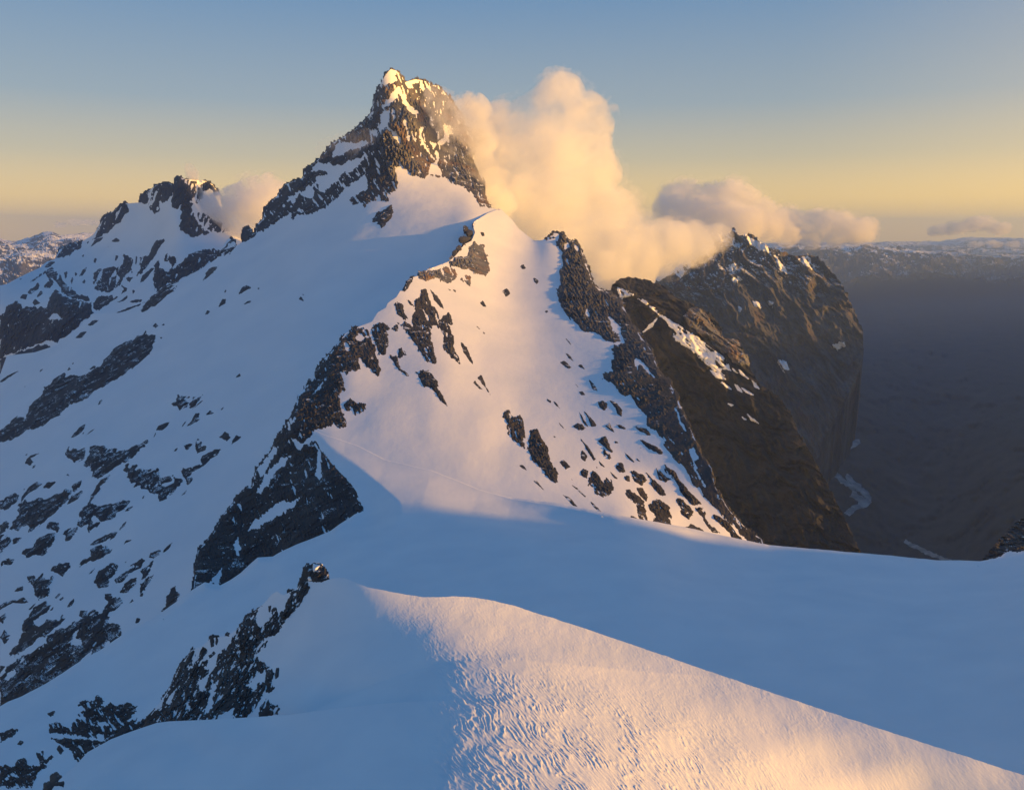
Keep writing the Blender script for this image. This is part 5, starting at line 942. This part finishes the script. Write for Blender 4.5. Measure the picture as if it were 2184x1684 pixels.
class ShapedSurf(HeightSurf):
    """height field with a surveyed correction (thousandths of the distance) on a coarse grid"""
    def __init__(self, z, grid):
        HeightSurf.__init__(self, z); self.g = grid
    def base(self, u, v):
        return HeightSurf.base(self, u, v) * self.g.base(u, v)
HILL_FIX = GridSurf(100, 1200, 60, "\n".join(" ".join(str(math.exp(float(x) / 1000)) for x in r.split()) for r in """-135 -187 -241 -200 -106 -59 -38 -33 -38 -51 -74 -96 -108 -109 -106 -97 -85 -72 -60 -50 -43 -39 -37 -37 -39 -42 -46 -48 -50 -53 -55 -56 -58 -59 -60 -61 -61
-132 -182 -83 -12 24 40 30 6 -15 -33 -44 -54 -59 -63 -68 -66 -60 -51 -41 -33 -26 -21 -18 -18 -19 -21 -24 -27 -29 -31 -33 -35 -36 -37 -37 -38 -39
-96 5 60 84 64 43 23 4 -13 -26 -33 -36 -34 -33 -35 -36 -33 -26 -20 -13 -6 -2 1 2 1 -1 -3 -7 -11 -14 -18 -20 -21 -22 -22 -23 -23
71 93 77 61 45 29 13 -2 -15 -25 -31 -33 -32 -30 -28 -22 -15 -12 -7 0 7 13 16 18 18 17 14 11 7 3 -1 -4 -7 -10 -11 -11 -12
76 64 51 38 25 12 0 -11 -22 -31 -36 -39 -40 -34 -28 -22 -18 -14 -6 3 13 22 28 33 35 34 32 29 26 21 17 13 10 6 4 2 -1
46 35 24 14 4 -6 -15 -24 -33 -39 -34 -29 -25 -23 -21 -20 -19 -18 -12 -4 6 20 31 38 42 44 45 44 42 38 34 30 26 23 20 17 15
17 7 -2 -11 -18 -26 -34 -28 -22 -20 -19 -17 -15 -15 -14 -15 -14 -12 -8 -2 5 15 27 42 52 59 62 62 60 56 53 50 45 41 38 35 32
-11 -20 -29 -36 -37 -26 -18 -12 -9 -9 -9 -9 -9 -10 -9 -10 -10 -9 -6 -1 8 18 30 44 54 64 75 86 90 87 81 77 72 66 63 59 55
-39 -47 -45 -32 -21 -13 -8 -4 -2 -3 -5 -6 -7 -8 -9 -9 -9 -8 -6 -1 7 18 31 46 60 74 88 100 110 116 118 116 109 102 96 90 83
-51 -38 -28 -19 -12 -7 -3 -1 -1 -3 -5 -7 -9 -10 -11 -11 -11 -11 -9 -4 4 15 28 44 61 78 96 113 130 142 148 150 146 138 131 123 114""".split("\n")))
S_hill = ShapedSurf(hill_z, HILL_FIX)
P_hill = poly("H 0,1640 0,1600 60,1500 205,1300 265,1200 350,1020 470,860 570,820 650,740 810,720 930,640 1050,510 1150,425 1250,310 1300,288 1360,330 1410,300 1490,260 1540,200 1640,190 1700,200 1780,180 1850,160 1920,155 1955,160 Q 430,290 560,315 720,342 810,343 900,338 1000,345 1100,362 1200,385 1500,480 1800,580 2184,715 X 500,1715 1000,1895 Q 2497,840 2747,930 V 1910,1564 2184,1652 2240,1672 2240,1760 1000,1760 900,1580 330,1600")
P_hill = poly("H 0,1640 0,1600 60,1500 205,1300 265,1200 350,1020 470,860 570,820 650,740 810,720 930,640 1050,510 1150,425 1250,310 1300,288 1360,330 1410,300 1490,260 1540,200 1640,190 1700,200 1780,180 1850,160 1920,155 1955,160 Q 430,290 560,315 720,342 810,343 900,338 1000,345 1100,362 1200,385 1500,480 1800,580 2184,715 V 1510,1430 1710,1498 1910,1564 2184,1652 2240,1671 2240,1760 1000,1760 900,1580 330,1600")
hill = sheet("snow_hill", P_hill, S_hill, 1.5, SNOW["hill"], rough=.9, rough_scale=26, fold=.05, drop=.5, disp=ripples, kind="structure", label="near snow hill with a sunlit rippled crest")
S_dome = ShapedSurf(lambda x, y: hill_z(x, y, .003), HILL_FIX)
P_dome = poly("V 104,1700 110,1684 125,1663 160,1633 187,1603 237,1575 282,1558 335,1540 362,1537 437,1534 546,1528 611,1524 731,1508 823,1499 923,1493 1051,1492 1171,1498 1291,1520 1411,1556 1500,1600 1600,1660 1680,1760 104,1760")
dome = sheet("snow_dome", P_dome, S_dome, 1.5, SNOW["hill"], fold=.04, drop=.4, disp=ripples, kind="structure", label="smooth shaded snow dome in the foreground")
P_hrock = poly("H 0,1640 0,1600 50,1510 170,1410 205,1300 265,1200 350,1020 400,960 470,860 510,870 500,960 570,820 630,850 600,900 540,1000 640,920 710,860 690,960 760,850 850,790 900,700 930,640 980,560 1050,510 1150,425 1160,430 1090,520 1080,570 1130,620 1220,580 1240,500 1250,440 1290,430 1300,520 1280,580 1350,480 1400,390 1430,320 1410,290 1490,260 1520,220 1580,200 1610,260 1550,370 1480,450 1380,580 1250,740 1110,880 1110,950 1190,990 1225,1020 1190,1050 1250,1040 1270,1080 1250,1150 1275,1190 1230,1270 1190,1270 1210,1350 1290,1390 1340,1410 1320,1490 1110,1520 850,1560 200,1600")
NEG_hrock = [poly(s) for s in ["H 700,1560 710,1460 760,1480 830,1430 875,1420 850,1560", "H 1000,1200 1060,1140 1180,1060 1180,1160 1110,1170 1080,1220", "H 570,1520 620,1400 660,1200 720,1150 690,1250 660,1400 600,1490",
    "H 540,1160 620,1090 680,980 680,1040 620,1160 570,1240", "H 1000,1520 1120,1380 1180,1270 1210,1300 1130,1420 1110,1520", "H 1085,560 1130,450 1220,430 1240,510 1200,590 1130,600", "H 1100,870 1110,800 1180,740 1250,730 1180,790",
    "H 420,1060 500,880 510,960 450,1060", "H 640,930 720,880 700,1000 620,1040", "H 230,1370 290,1270 280,1330 240,1400"]]
o = rock("rock_buttress", P_hrock, S_hill, ROCK["hill"], NEG_hrock, holes=.34, ang=115, hole_size=11, cap=9, relief=1.3, seed=8, step=1.5, ribs=100)
o["category"] = "rock buttress"; o["label"] = "steep blocky rock buttress on the left side of the near snow hill"
for i, (s, nm, lab, hl) in enumerate([("H 1520,215 1550,130 1570,60 1600,35 1625,50 1650,28 1720,38 1750,58 1775,120 1790,175 1735,205 1650,192 1600,165 1560,215", "summit_rock", "small rock knob with a sunlit snow cap at the near hill's top", 0),
        ("H 648,770 650,735 680,722 692,770 684,825 655,832", "boulder", "upright dark slab standing in snow left of the buttress", 0), ("H 700,725 722,728 728,780 712,812 696,800", "boulder", "second upright slab just right of the first slab", 0),
        ("H 1290,1030 1318,1022 1314,1080 1310,1115 1278,1140 1275,1090", "boulder", "narrow dark rock right of the buttress's lower part", 0), ("H 806,722 812,700 826,702 834,724", "boulder", "tiny arched rock on the snow rim above the buttress", 0),
        ("H 1215,490 1210,430 1240,425 1232,490", "boulder", "small dark tooth in the snow patch near the hill's top", 0)]):
    o = rock(nm, poly(s), S_hill, ROCK["hill"], holes=0, seed=800 + i, step=1.2, cap=9, relief=.9, rough=.6)
    if o: o["category"] = nm.replace("_", " "); o["label"] = lab
    if nm == "summit_rock":
        for q_ in ("H 1618,98 1634,64 1648,24 1690,30 1724,36 1698,84 1688,104 1652,114", "H 1590,162 1602,134 1624,142 1638,168 1634,186 1606,182"):
            rock("snow_cap", poly(q_), S_hill, SNOW["hill"], holes=0, seed=820, step=1.2, cap=17, relief=.12, rough=.3, lift=2.2, flat=False, parent=o)
for i, (s, lab) in enumerate([("FL 445,1560 480,1538 517,1570 500,1610 552,1608 542,1655 450,1650 438,1600", "rounded grey boulder at the lip of the near snow dome"), ("FL 383,1690 385,1632 420,1618 448,1640 445,1700 390,1700", "lower rounded boulder at the bottom edge of the photo")]):
    o = rock("boulder", poly(s), S_dome, ROCK["hill"], holes=0, seed=850 + i, step=1.2, cap=10, relief=.5, rough=.5)
    if o: o["category"] = "boulder"; o["label"] = lab

# ------------------------------------------------------------------ labels of the small outcrops: where each one stands
def direction(du, dv):
    a = math.degrees(math.atan2(-dv, du)) % 360
    return ["right of", "up and right of", "above", "up and left of", "left of", "down and left of", "below", "down and right of"][int(((a + 22.5) % 360) // 45)]
pend = {}
for (o, P, zone) in PENDING:
    c = P.mean(0)
    best = min((l for l in LANDMARKS if l[3] == zone), key=lambda l: (l[0] - c[0]) ** 2 + (l[1] - c[1]) ** 2)
    L, W = extent(P)
    size = "sizeable" if L > 15 else "small" if L > 6 else "tiny"
    shape = "slender" if L > 2.6 * W else "compact" if L < 1.5 * W else "elongated"
    txt = f"{size} {shape} dark rock {direction(c[0] - best[0], c[1] - best[1])} the {best[2]}"
    pend.setdefault(txt, []).append((math.hypot(c[0] - best[0], c[1] - best[1]), o))
for txt, lst in pend.items():
    lst.sort(key=lambda t: t[0])
    for k, (_, o) in enumerate(lst):
        o["label"] = txt if len(lst) == 1 else txt + [", nearest to it", ", second nearest to it", ", third nearest to it", ", fourth nearest to it", ", fifth nearest to it", ", sixth nearest to it", ", seventh nearest to it", ", eighth nearest to it"][min(k, 7)]

# ------------------------------------------------------------------ unseen ridge and range added on the right to shade the saddle and valley
def add_shade_ridge():
    ny, nx = 90, 40
    ys = np.linspace(-500, 640, ny); t = np.linspace(-1, 1, nx)
    Yg, T = np.meshgrid(ys, t, indexing="ij")
    cx = 700 + 40 * np.sin(Yg / 170) + .05 * Yg
    top = -32 + 12 * np.sin(Yg / 60) + 9 * np.sin(Yg / 19 + 1)
    top = top - 230 * np.clip((Yg - 185) / 110, 0, 1) ** 1.3
    X_ = cx + T * 330
    Z_ = top - 330 * np.abs(T) ** 1.15 * (1 + .1 * np.sin(Yg / 40))
    Z_ = Z_ + 12 * fbm(X_ / 60, Yg / 60, 0, 3, 404) * np.clip(np.abs(T) * 3, .2, 1)
    V = np.stack([X_, Yg, Z_], -1)
    F, used = grid_faces(np.ones((ny - 1, nx - 1), bool), (ny, nx))
    link("snow_ridge", make_mesh("snow_ridge", V.reshape(-1, 3), F, SNOW["mid"], True), None, kind="structure", label="snow ridge continuing to the right of the photo")
add_shade_ridge()
def add_shade_range():  # unseen range, added to keep sun off the low valley
    knots = [(2300, 700, -330), (2400, 1000, -120), (2700, 1600, -75), (4200, 3500, -150), (6600, 7000, -150), (10000, 12000, -150), (14000, 17000, -300)]
    ny, nx = 160, 36
    s = np.linspace(0, len(knots) - 1, ny)
    K = np.array(knots, float); k = np.arange(len(knots))
    cx, cy, top = (np.interp(s, k, K[:, i]) for i in range(3))
    t = np.linspace(-1, 1, nx)
    C_, T = np.meshgrid(np.arange(ny), t, indexing="ij")
    W = .26 * cx[C_]
    X_ = cx[C_] + T * W; Y_ = cy[C_] - T * W * .4
    pk = ridged(X_ / 700, Y_ / 700, 0, 4, 505) - .62
    Z_ = top[C_] - 1150 * np.abs(T) ** .95 + 70 * pk * np.clip(np.abs(T) * 2, .6, 2)
    V = np.stack([X_, Y_, Z_], -1)
    F, used = grid_faces(np.ones((ny - 1, nx - 1), bool), (ny, nx))
    link("mountain_range", make_mesh("mountain_range", V.reshape(-1, 3), F, ROCK["flank"], False), None, kind="structure", label="dark range closing the valley beyond the right edge of the photo")
add_shade_range()

# ------------------------------------------------------------------ clouds: lumpy closed bodies filled with vapour
def cloud_mesh(name, blobs, squash=1.0, voxel=9, amp=.35, lump=60, seed=0):
    """blobs: (u, v, radius in plan units, distance) -> closed mesh of their union with billows"""
    C = np.array([[*point(np.array(u), np.array(v), Y), r * Y / FPX] for (u, v, r, Y) in blobs])
    Yr = np.median([b[3] for b in blobs]); px = Yr / FPX
    h = voxel * px
    pad = C[:, 3:4] * 1.15 + 2 * h
    lo = (C[:, :3] - pad).min(0); hi = (C[:, :3] + pad).max(0)
    n = np.maximum(4, np.ceil((hi - lo) / h).astype(int) + 1)
    xs = [lo[k] + h * np.arange(n[k]) for k in range(3)]
    X, Y, Z = np.meshgrid(*xs, indexing="ij")
    f = np.full(X.shape, -9.0)
    for (cx, cy, cz, r) in C:
        d = 1 - np.sqrt((X - cx) ** 2 + (Y - cy) ** 2 + ((Z - cz) / squash) ** 2) / r
        d = d * (r / (60 * px)) ** .5
        m = np.maximum(f, d); k = .12
        f = m + k * np.exp(-np.abs(f - d) / k) * .5
    L = lump * px
    nn = 2.4 * np.abs(noise3(X / L, Y / L, Z / L, 300 + seed)) + 1.2 * np.abs(noise3(X / L * 2.3, Y / L * 2.3, Z / L * 2.3, 310 + seed)) + .6 * np.abs(noise3(X / L * 5.1, Y / L * 5.1, Z / L * 5.1, 320 + seed)) - 1.0
    f = f + .10 + amp * np.clip(nn, -1, .35) * np.clip((f + .3) / .3, 0, 1)
    body = np.zeros(f.shape, bool); solid = f > 0
    for (cx, cy, cz, r) in C:
        q = tuple(int(round((c - l) / h)) for c, l in zip((cx, cy, cz), lo)); body[q] = solid[q]
    while True:
        g = body.copy()
        for ax in range(3):
            g |= np.roll(body, 1, ax) | np.roll(body, -1, ax)
        g &= solid
        if (g == body).all(): break
        body = g
    f = np.where(solid & ~body, -.05, f)
    f[0] = f[-1] = -1; f[:, 0] = f[:, -1] = -1; f[:, :, 0] = f[:, :, -1] = -1
    # marching tetrahedra, vectorised
    f = np.where(np.abs(f) < .004, np.where(f >= 0, .004, -.004), f)
    idx = np.arange(f.size).reshape(f.shape)
    cs = [idx[a:f.shape[0] - 1 + a, b:f.shape[1] - 1 + b, c:f.shape[2] - 1 + c].ravel() for a in (0, 1) for b in (0, 1) for c in (0, 1)]
    fl = f.ravel()
    corners = np.stack(cs, -1)
    val = fl[corners]
    act = (val.max(1) > 0) & (val.min(1) <= 0)
    corners = corners[act]
    tets = [(0, 1, 3, 7), (0, 3, 2, 7), (0, 2, 6, 7), (0, 6, 4, 7), (0, 4, 5, 7), (0, 5, 1, 7)]
    tris = []; inn = []
    for t in tets:
        T = corners[:, t]; s = fl[T] > 0
        code = s @ np.array([1, 2, 4, 8])
        for inside in range(1, 15):
            sel = T[code == inside]
            if not len(sel): continue
            a = [k for k in range(4) if inside >> k & 1]; b = [k for k in range(4) if not inside >> k & 1]
            if len(a) == 1: e = [(a[0], b[0]), (a[0], b[1]), (a[0], b[2])]; tr = [(0, 1, 2)]
            elif len(a) == 3: e = [(b[0], a[0]), (b[0], a[1]), (b[0], a[2])]; tr = [(0, 1, 2)]
            else: e = [(a[0], b[0]), (a[0], b[1]), (a[1], b[1]), (a[1], b[0])]; tr = [(0, 1, 2), (0, 2, 3)]
            for q in tr:
                tris.append(np.stack([np.sort(sel[:, e[k]], 1) for k in q], 1)); inn.append(sel[:, a[0]])
    tris = np.concatenate(tris); inn = np.concatenate(inn)
    key = tris[..., 0].astype(np.int64) * f.size + tris[..., 1]
    uq, inv = np.unique(key, return_inverse=True)
    inv = inv.reshape(key.shape)
    ia, ib = uq // f.size, uq % f.size
    fa, fb = fl[ia], fl[ib]
    t = (fa / (fa - fb))[:, None]
    G = np.stack([X.ravel(), Y.ravel(), Z.ravel()], -1)
    V = G[ia] * (1 - t) + G[ib] * t
    good = (inv[:, 0] != inv[:, 1]) & (inv[:, 1] != inv[:, 2]) & (inv[:, 0] != inv[:, 2])
    F = inv[good]
    # outward faces: away from the corner inside the vapour
    nrm = np.cross(V[F[:, 1]] - V[F[:, 0]], V[F[:, 2]] - V[F[:, 0]])
    flip = (nrm * (V[F[:, 0]] - G[inn[good]])).sum(1) < 0
    F[flip] = F[flip][:, ::-1]
    return V, F
def cloud_mat(name, density, color=(1, 1, 1), aniso=.25, noise_scale=None, lo=.4, hi=.62):
    m = bpy.data.materials.new(name); m.use_nodes = True
    nt = m.node_tree; nt.nodes.clear()
    out = nt.nodes.new("ShaderNodeOutputMaterial")
    v = nt.nodes.new("ShaderNodeVolumePrincipled")
    v.inputs["Color"].default_value = (*color, 1)
    v.inputs["Anisotropy"].default_value = aniso
    v.inputs["Density"].default_value = density
    if noise_scale:
        f = tex_noise(nt, 1 / noise_scale, 3, rough=.6)
        mr_ = add_node(nt, "ShaderNodeMapRange", {0: f, 1: lo, 2: hi, 3: 0.0, 4: density})
        nt.links.new(mr_.outputs[0], v.inputs["Density"])
    nt.links.new(v.outputs[0], out.inputs["Volume"])
    return m
def cloud(label, blobs, mat, group="clouds", veil=None, grow=1.22, **k):
    V, F = cloud_mesh("cloud", blobs, **k)
    o0 = V.mean(0)
    me = make_mesh("cloud", V - o0, F, mat, True)
    o = link("cloud", me, None, category="cloud", label=label, group=group)
    o.location = o0
    if veil is not None:      # the thin torn vapour round the dense body
        k2 = dict(k); k2["voxel"] = k["voxel"] * 1.3; k2["amp"] = k["amp"] * 1.2; k2["seed"] = k["seed"] + 40
        V, F = cloud_mesh("veil", [(u, v, r * grow, Y) for (u, v, r, Y) in blobs], **k2)
        link("veil", make_mesh("veil", V - o0, F, veil, True), o)
    return o
M_cloud = cloud_mat("cloud_big", .020, noise_scale=120, lo=.30, hi=.66)
M_veil = cloud_mat("cloud_veil", .014, noise_scale=75, lo=.50, hi=.74)
M_cloud2 = cloud_mat("cloud_cumulus", .011, noise_scale=200, lo=.15, hi=.5)
M_veil2 = cloud_mat("cloud_veil_cumulus", .007, noise_scale=160, lo=.44, hi=.72)
M_cloud3 = cloud_mat("cloud_small", .045, noise_scale=70, lo=.36, hi=.66)
M_veil3 = cloud_mat("cloud_veil_small", .014, noise_scale=60, lo=.48, hi=.74)
M_far = cloud_mat("cloud_far", .004)
M_vap = cloud_mat("cloud_vapour", .026, noise_scale=80, lo=.40, hi=.68)
M_thin = cloud_mat("cloud_thin", .010, noise_scale=45, lo=.46, hi=.75)
cloud("big sunlit cloud streaming off the main peak's right side",
      [(1195, 222, 54, 2180), (1240, 268, 60, 2180), (1135, 255, 46, 2170), (1065, 262, 40, 2150), (1005, 255, 30, 2130), (1180, 340, 92, 2160), (1085, 350, 78, 2140), (1020, 335, 44, 2110), (1250, 370, 66, 2180), (1205, 450, 98, 2080), (1110, 425, 52, 2020),
       (1060, 400, 36, 2010), (1290, 490, 82, 2060), (1220, 530, 58, 1960), (1345, 545, 66, 2000), (1415, 525, 56, 2060), (1475, 520, 44, 2120), (1530, 510, 30, 2160), (1300, 580, 40, 1900), (1370, 585, 30, 1940)], M_cloud, veil=M_veil, voxel=7, amp=.28, lump=50, seed=1)
cloud("puffy cumulus bank over the brown mountain's summit",
      [(1435, 422, 26, 4600), (1468, 418, 30, 4600), (1500, 428, 30, 4600), (1525, 425, 32, 4620), (1562, 425, 36, 4600), (1590, 440, 34, 4600), (1625, 452, 28, 4600), (1650, 466, 26, 4600), (1450, 455, 34, 4500), (1490, 470, 44, 4450), (1545, 475, 44, 4350), (1595, 478, 34, 4250), (1640, 486, 28, 4400),
       (1680, 474, 28, 4700), (1712, 486, 26, 4700), (1738, 470, 22, 4700), (1765, 478, 26, 4700), (1795, 480, 24, 4700), (1822, 492, 24, 4700), (1846, 490, 24, 4700), (1780, 500, 24, 4700), (1730, 502, 26, 4700), (1680, 502, 24, 4600), (1420, 445, 24, 4500)], M_cloud2, veil=M_veil2, voxel=2.8, amp=.34, lump=20, seed=2)
cloud("small peach cloud clinging to the left mountain",
      [(575, 410, 34, 2680), (545, 430, 44, 2680), (510, 445, 42, 2680), (475, 445, 30, 2680), (445, 440, 22, 2680), (420, 410, 14, 2680), (413, 375, 12, 2680), (405, 358, 8, 2680), (530, 470, 34, 2680), (580, 450, 35, 2680), (500, 475, 26, 2680), (430, 475, 12, 2680)], M_cloud3, veil=M_veil3, voxel=4, amp=.28, lump=34, seed=3)
cloud("thin sunlit vapour blowing across the summit wall's right side", [(930, 215, 26, 1900), (960, 245, 38, 1900), (985, 300, 42, 1890), (1015, 345, 40, 1880), (1045, 400, 34, 1860), (1000, 250, 44, 1960), (1065, 435, 32, 1860), (970, 330, 26, 1870), (1025, 300, 34, 1960)], M_vap, voxel=5, amp=.45, lump=40, seed=12)
cloud("faint wisp of mist across the main peak's left shoulder", [(690, 320, 16, 1830), (720, 315, 22, 1830), (755, 300, 20, 1830), (785, 290, 14, 1830), (735, 330, 18, 1830)], M_thin, voxel=3.5, amp=.5, lump=28, seed=4)
cloud("low soft cloud on the right horizon", [(2000, 492, 18, 16000), (2040, 487, 22, 16000), (2080, 478, 24, 16000), (2100, 472, 16, 16000), (2130, 488, 22, 16000)], M_far, voxel=3.5, amp=.4, lump=26, seed=5, squash=.6)
cloud("thin flat cloud above the orange range on the left", [(130, 479, 11, 12000), (160, 474, 12, 12000), (185, 474, 11, 12000), (215, 476, 10, 12000), (240, 478, 8, 12000)], M_far, voxel=2.6, amp=.4, lump=18, seed=6, squash=.5)
cloud("long low cloud at the far right horizon", [(2080, 522, 12, 15000), (2120, 520, 14, 15000), (2160, 522, 14, 15000), (2200, 520, 14, 15000)], M_far, voxel=2.8, amp=.4, lump=18, seed=7, squash=.5)

# ------------------------------------------------------------------ the air
hz = bpy.data.materials.new("haze"); hz.use_nodes = True
nt = hz.node_tree; nt.nodes.clear()
hout = nt.nodes.new("ShaderNodeOutputMaterial"); hv = nt.nodes.new("ShaderNodeVolumePrincipled")
hv.inputs["Color"].default_value = (.38, .57, 1.0, 1)
hv.inputs["Density"].default_value = 4.3e-5
hv.inputs["Anisotropy"].default_value = .3
nt.links.new(hv.outputs[0], hout.inputs["Volume"])
zlo = min((o.matrix_world @ Vector(c)).z for o in COL.objects if o.type == "MESH" for c in o.bound_box) - 1 if False else -3200
x0, x1, y0, y1, z0, z1 = -16000, 24000, -4000, 32000, zlo, 560
HV = [(x, y, z) for x in (x0, x1) for y in (y0, y1) for z in (z0, z1)]
HF = [(0, 1, 3, 2), (4, 6, 7, 5), (0, 4, 5, 1), (2, 3, 7, 6), (0, 2, 6, 4), (1, 5, 7, 3)]
link("haze", make_mesh("haze", HV, HF, hz, False), None, kind="stuff", label="thin haze filling the air over the valley and ranges")
